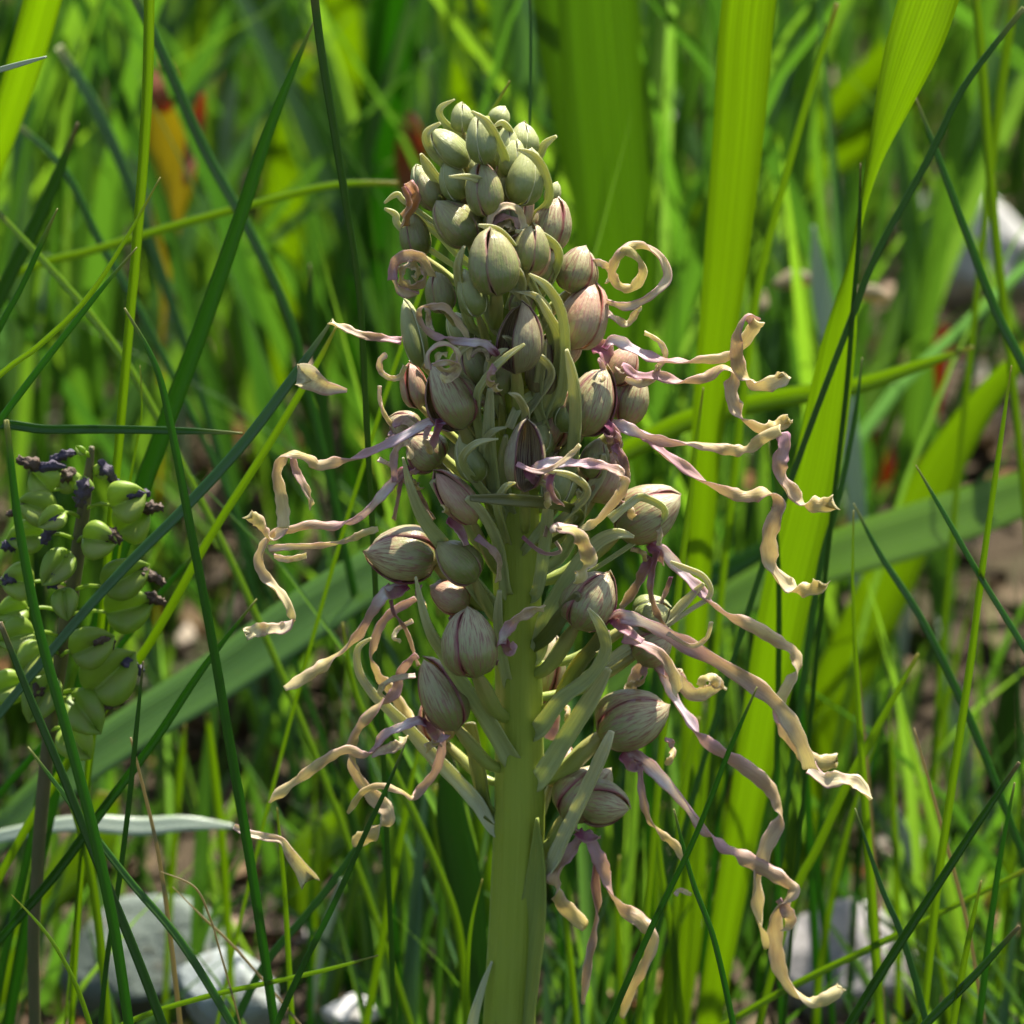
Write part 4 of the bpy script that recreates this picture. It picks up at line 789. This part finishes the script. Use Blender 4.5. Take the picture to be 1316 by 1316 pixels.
rb('f20', [(822, 985), (825, 1020), (834, 1055), (850, 1072), (868, 1086), (882, 1110)], [10, 12, 10, 13, 14, 8], M_LOBE, 'lip_lobe', dY=-0.001)
rb('f21b', [(748, 1070), (737, 1088), (720, 1110), (711, 1134), (722, 1160), (752, 1190)], [16, 20, 18, 17, 25, 22], M_LOBE)
rb('f21b', [(754, 1068), (764, 1092), (774, 1112), (782, 1134), (800, 1166), (824, 1184), (838, 1204), (832, 1232), (812, 1268), (800, 1305)], [12, 22, 24, 17, 22, 26, 20, 20, 20, 10], M_LOBE)
rb('f21b', [(772, 1098), (765, 1130), (769, 1168), (764, 1200), (756, 1235), (750, 1290)], [16, 15, 9, 12, 15, 6], M_FIL, 'lip_lobe')
rb('f21b', [(868, 1150), (874, 1144), (888, 1150)], [6, 8, 6], M_CURL, 'lip_tip')
rb('f10', [(644, 830), (650, 812), (664, 796), (684, 786), (700, 782)], [14, 19, 17, 13, 10], dY=-0.002)
rb('f10', [(648, 822), (654, 838), (662, 826)], [14, 16, 8], M_MAG, 'throat', dY=-0.001)
for key, pts, w_ in (('f2', [(566, 540), (560, 560), (552, 582)], 14), ('f14', [(776, 540), (790, 556), (792, 582), (802, 600)], 16), ('f3', [(676, 604), (690, 618), (706, 612)], 16),
                    ('f9', [(524, 752), (506, 762), (496, 752)], 20), ('f17', [(786, 796), (800, 806), (826, 824)], 18), ('f20', [(800, 970), (812, 984), (826, 980)], 20),
                    ('f15', [(760, 448), (776, 446), (782, 470), (776, 492)], 26), ('f19', [(820, 846), (842, 850), (856, 868)], 16), ('f21b', [(742, 1068), (752, 1076), (770, 1074)], 18),
                    ('f7', [(528, 600), (522, 610), (530, 630)], 18), ('f12', [(544, 926), (556, 940), (568, 956)], 16), ('f8', [(576, 668), (590, 680), (600, 700)], 16), ('f16', [(834, 700), (846, 712), (848, 724)], 18)):
    rb(key, pts, [w_ * 0.8, w_, w_ * 0.4] if len(pts) == 3 else [w_ * 0.8, w_, w_ * 0.8, w_ * 0.4], M_MAG, 'throat', dY=-0.001)
# --- curls and coils of unopened lips
def coil(key, cx, cy, r, turns, w, mat, a0=0.0, dY=-0.004, sx=1.0, tail=()):
    pts = list(tail); N = int(turns * 9)
    for i in range(N): t = i / (N - 1); a = a0 + t * turns * 6.283; rr = r * (1 - 0.72 * t); pts.append((cx + math.cos(a) * rr * sx, cy + math.sin(a) * rr))
    rb(key, pts, [w] * len(pts), mat, 'coiled_lip', dY=dY, rots=[62] * len(pts), amp=0.0, cup=0.12)
coil('b16', 529, 352, 27, 2.0, 22, M_CURL, 1.2, dY=-0.004)
rb('b16', [(505, 360), (506, 340), (522, 328), (540, 330), (550, 344), (556, 356)], [14, 16, 18, 14, 12, 10], M_LOBE, 'coiled_lip', dY=-0.006)
coil('b21', 652, 296, 20, 1.5, 16, M_LOBE, 3.4, dY=-0.006)
rb('b21', [(628, 300), (632, 276), (648, 265), (664, 268), (672, 284), (674, 310)], [10, 12, 11, 12, 12, 9], M_CURL, 'coiled_lip', dY=-0.008)
coil('f30', 572, 462, 25, 1.4, 13, M_CURL, 2.6, dY=-0.016, sx=1.0, tail=())
rb('f30', [(556, 470), (572, 466), (588, 470), (586, 480), (574, 488), (568, 484)], [8, 10, 10, 12, 12, 6], M_CURL, 'coiled_lip', dY=-0.017)
rb('f4', [(496, 456), (488, 464), (490, 478), (502, 486), (514, 484), (521, 470)], [8, 10, 9, 9, 10, 7], M_CURL, 'petal')
rb('f6', [(488, 496), (488, 514), (494, 532), (506, 550)], [7, 6, 7, 8], M_CURL, 'petal')
rb('f6', [(505, 548), (516, 540), (528, 545), (534, 556)], [10, 14, 12, 8], M_LOBE, 'petal', dY=-0.004)
rb('f30', [(605, 458), (614, 450), (624, 452), (628, 464)], [6, 7, 7, 4], M_CURL, 'petal', dY=-0.01)
rb('f7', [(508, 620), (506, 600), (508, 580), (518, 568), (528, 576), (526, 590)], [10, 12, 12, 13, 10, 6], M_LOBE, 'petal', dY=-0.004)
rb('f7', [(486, 590), (500, 596), (510, 600)], [5, 9, 8], M_CURL, 'petal')
rb('f7', [(516, 612), (512, 636), (506, 668)], [8, 6, 5], M_FIL, 'thread')
rb('f7', [(530, 620), (544, 644), (558, 668)], [8, 7, 5], M_FIL, 'thread')
rb('f11', [(672, 690), (690, 706), (706, 712), (720, 708), (714, 696)], [6, 7, 6, 6, 4], M_FIL, 'thread', dY=-0.012)
rb('b17', [(524, 234), (534, 250), (528, 270), (520, 292)], [10, 18, 16, 8], M_BROWN, 'withered_tip', dY=-0.003)
rb('b17', [(518, 240), (526, 262), (516, 278)], [6, 10, 6], M_BROWN, 'withered_tip', dY=-0.004)
rb('f8', [(612, 690), (630, 704), (642, 722), (640, 748)], [10, 12, 10, 6], M_LOBE, 'petal')
rb('f27', [(718, 560), (710, 540), (716, 520), (722, 506)], [8, 14, 14, 6], M_LOBE, 'petal')
rb('f16b', [(790, 572), (800, 590), (806, 612), (798, 640)], [14, 12, 12, 8], M_FIL, 'lip_lobe', dY=-0.01)
rb('f31', [(700, 640), (706, 660), (700, 690)], [8, 8, 5], M_FIL, 'thread', dY=-0.006)
rb('f22', [(706, 900), (712, 930), (704, 950)], [20, 22, 10], M_MAG, 'lip')

rf = random.Random(11)
for key, x, y in (('f2', 552, 548), ('f6', 508, 552), ('f7', 528, 604), ('f7', 540, 600), ('f8', 600, 668), ('f9', 540, 752), ('f11b', 584, 790), ('f10', 640, 852), ('f12', 576, 944), ('f14', 790, 556), ('f14', 774, 552),
                  ('f15', 790, 470), ('f15', 770, 462), ('f16', 812, 706), ('f16b', 790, 640), ('f17', 780, 812), ('f19', 826, 852), ('f20', 856, 950), ('f21', 730, 1060), ('f22', 712, 900), ('f27', 712, 566), ('f3', 700, 622), ('f28', 552, 954), ('f29', 724, 1010), ('f25', 776, 476), ('f30', 600, 500), ('f1', 636, 470), ('b16', 548, 392)):
    sg = 1 if x > 660 else -1; a = rf.uniform(-0.3, 1.3); L = rf.uniform(22, 46); pts = [(x, y)]; 
    for i in range(5): a += rf.uniform(-0.2, 0.75) * 1.0; pts.append((pts[-1][0] + sg * math.cos(a) * L / 5, pts[-1][1] + math.sin(a) * L / 5))
    w0 = rf.uniform(7, 12); rb(key, pts, [w0 * 0.7, w0, w0 * rf.uniform(0.5, 1), w0 * 1.2, w0, w0 * 0.4], rf.choice([M_LOBE, M_LOBE, M_CURL, M_FIL]), 'petal', dY=rf.uniform(-0.006, 0.002))

# --- bracts: root at the stem first, tip last
def bract(pts, wid, layer, mat=None, **k):
    m = sum(p[0] for p in pts) / len(pts), sum(p[1] for p in pts) / len(pts)
    Y = min(depth_of(p[0], p[1], layer) for p in pts[-2:]); d0 = depth_of(pts[0][0], pts[0][1], 0.2 if layer > 0 else -0.2) if abs(pts[0][0] - stem_x(pts[0][1])) > 34 else YS - 0.0045
    s = pxs(YS); sx = stem_x(pts[0][1]); off = pts[0][0] - sx
    if abs(off) > 10: pts = [(sx + off * 0.35, pts[0][1] + abs(off) * 0.45 * (1 if pts[1][1] < pts[0][1] else -0.4))] + pts; wid = [wid[0] * 0.7] + wid
    d0 = YS - 0.001
    n = len(pts)
    q = [P(x, y, d0 + (Y - d0) * min(1.0, (i / (n - 1)) * 1.25)) for i, (x, y) in enumerate(pts)]
    N = max(18, 7 * n); tl = random.uniform(-16, 16)
    wd = [max(0.8, x if x < 10 else 10 + (x - 10) * 0.72) * s for x in cat1(wid, N)]
    V, F, UV, SD = strip_geo(catmull(q, N), wd, [tl + 30 * math.sin(i / N * 3.0) for i in range(N)], 0.0007, 0.24, 0.08, 7, wav=0.035)
    return mesh('bract', V, F, mat or M_BRACT, orchid, uv=UV)
BW = M_BRACTW
for t in [
    ([(580, 166), (566, 150), (567, 138), (584, 128)], [10, 9, 8, 2], 0.3), ([(648, 232), (650, 208), (641, 184), (626, 158), (606, 143)], [10, 12, 12, 11, 3], 1.25),
    ([(600, 228), (572, 212), (553, 193), (548, 172), (566, 158)], [14, 14, 13, 11, 4], 1.1), ([(580, 262), (566, 238), (550, 215), (541, 198)], [16, 16, 15, 4], 0.9),
    ([(652, 266), (632, 240), (606, 228), (577, 227)], [10, 11, 9, 3], 1.45), ([(703, 262), (702, 228), (687, 202), (666, 192)], [10, 12, 12, 4], 1.3),
    ([(688, 206), (700, 186), (715, 175)], [12, 11, 4], 0.3), ([(524, 262), (510, 250), (494, 261)], [7, 8, 3], 0.2), ([(518, 296), (508, 276), (494, 268)], [9, 9, 3], 0.2),
    ([(596, 334), (566, 303), (539, 281), (522, 250)], [12, 12, 11, 4], 1.4), ([(712, 460), (698, 400), (677, 353), (662, 322), (640, 297), (614, 289)], [16, 14, 13, 13, 12, 3], 1.5),
    ([(716, 520), (726, 460), (722, 404), (704, 370), (680, 352)], [16, 15, 14, 12, 3], 1.3), ([(690, 385), (715, 345), (716, 320), (694, 302), (662, 297)], [11, 12, 12, 11, 4], 1.2),
    ([(606, 420), (592, 376), (588, 342), (596, 317)], [14, 15, 12, 3], 1.3), ([(648, 192), (656, 172), (646, 158), (636, 162)], [9, 9, 8, 4], 0.5),
    ([(690, 545), (716, 478), (718, 434), (704, 404), (690, 380)], [22, 20, 17, 12, 5], 0.9), ([(638, 650), (616, 556), (612, 512), (624, 486), (648, 460), (674, 442)], [18, 15, 13, 11, 9, 3], 1.35),
    ([(640, 660), (632, 610), (628, 560), (630, 500)], [24, 24, 22, 8], 0.7), ([(726, 620), (738, 560), (738, 500), (728, 450)], [22, 22, 20, 5], 1.2),
    ([(638, 786), (606, 748), (574, 706), (545, 668), (528, 628), (518, 588)], [28, 27, 25, 20, 12, 3], 1.0), ([(656, 976), (630, 932), (600, 888), (568, 838), (548, 800), (534, 742)], [32, 31, 28, 22, 14, 3], 1.15),
    ([(634, 1066), (613, 1032), (586, 1002), (553, 968), (526, 938), (499, 911), (477, 889), (461, 862), (460, 834), (477, 820)], [16, 24, 24, 24, 22, 18, 14, 11, 9, 3], 0.5, BW),
    ([(690, 840), (704, 790), (736, 736), (764, 700), (792, 686), (815, 690)], [26, 28, 26, 22, 16, 4], 0.9), ([(694, 935), (722, 898), (758, 870), (778, 836), (772, 806), (756, 782)], [30, 26, 24, 20, 16, 4], 1.2),
    ([(694, 1000), (726, 950), (758, 900), (782, 860)], [32, 30, 28, 10], 0.6), ([(706, 1112), (726, 1070), (750, 1020), (774, 968), (786, 940)], [26, 27, 26, 22, 8], 1.25, BW),
    ([(735, 668), (752, 640), (772, 608), (776, 584)], [20, 20, 18, 6], 0.5, BW), ([(828, 816), (855, 800), (878, 776), (904, 750)], [14, 17, 16, 5], 0.1, BW),
    ([(624, 1040), (616, 1000), (608, 960), (604, 930)], [26, 30, 30, 18], 0.0, M_OLIVE), ([(716, 900), (738, 862), (768, 824), (776, 806)], [20, 28, 22, 8], 0.5, M_OLIVE),
    ([(700, 820), (722, 792), (742, 764)], [22, 24, 12], 0.8, M_OLIVE), ([(746, 668), (722, 650), (664, 643), (604, 640)], [8, 16, 19, 8], 1.3, M_OLIVE),
    ([(850, 670), (828, 640), (806, 650), (784, 668)], [8, 12, 12, 14], 0.9), ([(878, 790), (912, 766), (905, 742), (880, 730), (862, 722)], [6, 7, 8, 8, 4], 0.0, BW),
    ([(660, 900), (648, 860), (640, 800), (642, 760)], [14, 16, 14, 6], 0.5), ([(618, 700), (596, 668), (572, 640), (556, 618)], [22, 26, 22, 10], 0.6),
    ([(690, 760), (700, 700), (704, 660), (710, 620)], [18, 20, 18, 6], 0.8), ([(650, 760), (640, 700), (620, 660), (600, 640)], [18, 18, 16, 8], 0.7),
    ([(668, 700), (652, 650), (646, 600), (650, 560)], [20, 20, 18, 6], 0.5), ([(700, 560), (690, 520), (694, 480), (700, 440)], [18, 18, 16, 6], 0.6),
    ([(716, 720), (735, 690), (748, 650), (742, 630)], [20, 20, 16, 6], 0.3), ([(690, 500), (668, 520), (654, 550)], [10, 14, 12], 0.6)]:
    bract(t[0], t[1], t[2], t[3] if len(t) > 3 else None)
for i in range(20):
    y = rq.uniform(210, 640); sg = rq.choice((-1, 1)); dx = sg * rq.uniform(6, 26 + (y - 200) * 0.14); sx = stem_x(y)
    bract([(sx + dx * 0.3, y + 76), (sx + dx * 0.8, y + 44), (sx + dx * 1.15, y + 14), (sx + dx * 0.95 - sg * 6, y - 8), (sx + dx * 0.5 - sg * 10, y - 14)], [12, 13, 12, 9, 2], rq.uniform(0.6, 1.35), rq.choice([None, BW]))
# sheathing leaf round the right of the stem, and the small pale edge at its left foot
sl = [P(x, y, YS - 0.0052) for x, y in ((690, 1052), (690, 1110), (684, 1180), (672, 1250), (660, 1330), (652, 1450))]
sl.append(base + Vector((0.002, -0.006, 0.0)))
V, F, UV, SD = strip_geo(catmull(sl, 40), [x * pxs(YS) for x in cat1([4, 24, 40, 50, 56, 60, 60], 40)], [-24] * 40, 0.0007, 0.34, 0, 9)
mesh('sheath_leaf', V, F, M_SHEATH, orchid, uv=UV)
sl = [P(x, y, YS - 0.003) for x, y in ((632, 1236), (618, 1275), (606, 1330), (610, 1420))] + [base + Vector((-0.003, -0.004, 0))]
V, F, UV, SD = strip_geo(catmull(sl, 30), [x * pxs(YS) for x in cat1([3, 10, 16, 24, 30], 30)], [10] * 30, 0.0006, 0.2, 0, 7)
mesh('sheath_leaf', V, F, M_BRACTW, orchid, uv=UV)
for k, (a, L, w_) in enumerate(((-2.6, 0.10, 0.03), (-0.6, 0.11, 0.032), (1.9, 0.1, 0.03), (3.6, 0.09, 0.028), (0.7, 0.09, 0.026))):   # leaf rosette at the foot, below the picture
    d = Vector((math.cos(a), math.sin(a), 0)); q = [base + d * (L * t) + Vector((0, 0, 0.004 + 0.035 * math.sin(t * 2.6))) for t in (0.02, 0.3, 0.65, 1.0)]
    V, F, UV, SD = strip_geo(catmull(q, 20), cat1([w_ * 0.5, w_, w_ * 0.8, w_ * 0.06], 20), [0] * 20, 0.0006, 0.12, 0, 7, fixed=Vector((0, 0, 1)))
    mesh('rosette_leaf', V, F, M_GREEN, orchid, uv=UV)

# loose withered petals caught in the grass at left
def loose(pts, wid, Y, mat, label):
    q = catmull([P(x, y, Y) for x, y in pts], 26)
    V, F, UV, SD = strip_geo(q, [max(1.5, x) * pxs(Y) for x in cat1(wid, 26)], [30 * math.sin(i * 0.2) for i in range(26)], 0.0003, 0.34, 0, 7, 0.7, wav=0.16)
    return tag(mesh('withered_petal', V, F, mat, uv=UV, attrs={'side': SD}), label, 'petal', 'loose withered petals caught on grass')
loose([(301, 1062), (318, 1070), (342, 1076), (362, 1080), (372, 1096), (388, 1118), (400, 1138)], [8, 12, 11, 9, 14, 24, 26], 0.935, M_CURL, 'loose ochre petal hanging on a thin blade at lower left')
loose([(446, 502), (432, 500), (418, 499), (406, 492), (393, 484), (380, 482)], [5, 12, 20, 26, 32, 30], 0.935, M_CURL, 'loose flared straw-coloured petal caught high at left')

# ------------------------------------------------------------------ seed head of a grape hyacinth at the left
YM = 0.965
mb = P(45, 1120, YM); mb = Vector((mb.x, YM, height(mb.x, YM)))
mus = tag(empty('seed_head', mb), 'seed head of green winged pods with dark shrivelled florets at the left edge', 'plant')
q = [P(x, y, YM) for x, y in ((118, 574), (112, 620), (104, 680), (92, 760), (80, 830), (68, 910), (56, 1010), (48, 1120), (44, 1300))] + [mb]
V, F, UV = tube_geo(catmull(q, 60), cat1([x * pxs(YM) / 2 for x in (7, 14, 18, 20, 20, 19, 18, 17, 16, 16)], 60), 14, 0.03, 5); mesh('stem', V, F, M_PED, mus, uv=UV)
def mus_x(py): return 118 - (py - 574) * 0.155
def capsule(px, py, w, h, dx, dy, off, florets=()):
    w *= random.uniform(1.25, 1.5); h *= random.uniform(1.0, 1.22); Y = YM - off; c = P(px, py, Y); s = pxs(Y); a = vec2(dx, dy, 0.25); o = vec2(-dy, dx, 0.4); o = (o - a * o.dot(a)).normalized(); b = a.cross(o)
    V = []; UV = []; F = []; n, m = 12, 36; ph = random.uniform(-0.5, 0.5)
    for i in range(n):
        t = i / (n - 1)
        for j in range(m):
            an = j / m * 6.283 + ph; lobe = abs(math.cos(1.5 * an)) ** 1.5
            r = (0.26 + 0.74 * lobe) * math.sin(math.pi * t) ** 0.55
            notch_ = 0.26 * lobe * t ** 3
            V.append(c + a * ((t - 0.5 + notch_) * h * s) + (o * math.cos(an) + b * math.sin(an)) * (r * w * s * 0.56)); UV.append((j / m, t))
    for i in range(n - 1):
        for j in range(m): k = (j + 1) % m; F.append((i * m + j, i * m + k, (i + 1) * m + k, (i + 1) * m + j))
    cap = mesh('capsule', V, F, M_CAPS, mus, uv=UV, origin=c)
    bx, by = px - dx * h * 0.45, py - dy * h * 0.45; sx = mus_x(by + 6)
    q = [P(sx, by + 6, YM), P((sx + bx) / 2, by - 2, (Y + YM) / 2), P(bx, by, Y)]
    V, F, UV = tube_geo(catmull(q, 8), [2.4 * s] * 8, 7); mesh('pedicel', V, F, M_CAPS, cap, uv=UV)
    for (x0, y0, x1, y1, r) in florets:
        r *= 1.08
        q = [P(x0, y0, Y), P(x0 * 0.6 + x1 * 0.4, y0 * 0.6 + y1 * 0.4 - 2, Y - 0.0007), P(x0 * 0.2 + x1 * 0.8, y0 * 0.2 + y1 * 0.8, Y - 0.0007), P(x1, y1, Y)]
        jj = random.uniform(0, 6)
        V, F, UV = tube_geo(catmull(q, 16), [x * (1 + 0.22 * math.sin(i * 1.7 + jj)) for i, x in enumerate(cat1([r * 0.45 * s, r * s * 1.15, r * s * 0.8, r * s * 0.75], 16))], 16, 0.28, 5, 4.0)
        V = [v + Vector((noise.noise(v * 900), noise.noise(v * 900 + Vector((5, 0, 0))), noise.noise(v * 900 + Vector((0, 7, 0))))) * (r * s * 0.35) for v in V]
        mesh('withered_floret', V, F, M_FLORET, cap, uv=UV)
for t in [
    (56, 622, 34, 30, -0.6, -0.6, 0.004, [(57, 604, 24, 590, 6), (84, 600, 40, 601, 5)]), (52, 654, 38, 36, -0.8, -0.3, 0.006, [(36, 652, 12, 660, 5)]),
    (38, 690, 34, 34, -0.9, 0.1, 0.004, [(26, 700, 6, 702, 7)]), (161, 644, 40, 38, 0.7, -0.3, 0.004, [(150, 638, 190, 634, 6)]), (167, 672, 38, 38, 0.8, -0.5, 0.001, [(182, 656, 206, 652, 6)]),
    (156, 744, 42, 50, 0.8, -0.4, 0.005, [(174, 732, 208, 748, 6)]), (160, 782, 50, 46, 0.9, -0.2, 0.003, [(182, 766, 210, 774, 6)]), (137, 870, 54, 66, 0.7, -0.6, 0.006, [(150, 850, 182, 862, 7)]),
    (114, 832, 42, 44, 0.7, -0.3, 0.009, [(106, 820, 143, 826, 8)]), (20, 786, 30, 30, -0.9, 0.2, 0.002, []), (46, 846, 36, 44, -0.6, 0.5, 0.008, []), (84, 772, 26, 36, 0.1, 0.8, 0.011, []), (27, 748, 34, 36, -0.9, 0, 0.004, [(20, 742, 6, 748, 7)]), (26, 818, 36, 38, -0.9, 0.2, 0.005, []),
    (76, 726, 34, 40, -0.4, 0.5, 0.009, [(72, 730, 66, 752, 8)]), (12, 884, 34, 46, -0.9, 0.3, 0.003, []), (106, 912, 46, 48, 0.4, 0.5, 0.007, [(124, 916, 140, 906, 6)]),
    (56, 892, 42, 50, -0.4, 0.8, 0.006, [(46, 880, 44, 898, 9)]), (124, 694, 36, 36, 0.7, 0.1, 0.008, [(128, 682, 153, 694, 7)]), 
    (90, 620, 26, 26, -0.3, -0.6, 0.001, [(96, 604, 76, 622, 7)]), (108, 626, 20, 20, 0, -0.8, 0.006, [(112, 616, 102, 646, 8)]), (130, 606, 18, 18, 0.6, -0.5, 0.0, [(126, 592, 150, 622, 6)]),
    (96, 950, 40, 44, 0.5, 0.6, 0.004, []), (70, 665, 24, 30, -0.5, 0.3, 0.009, [(74, 662, 56, 696, 6)]),
    (104, 580, 10, 12, -0.6, -0.6, 0.002, [(98, 582, 66, 590, 5)])]:
    capsule(*t)
print('objects', len(bpy.data.objects), 'tris', sum(len(m.polygons) for m in bpy.data.meshes) * 2)
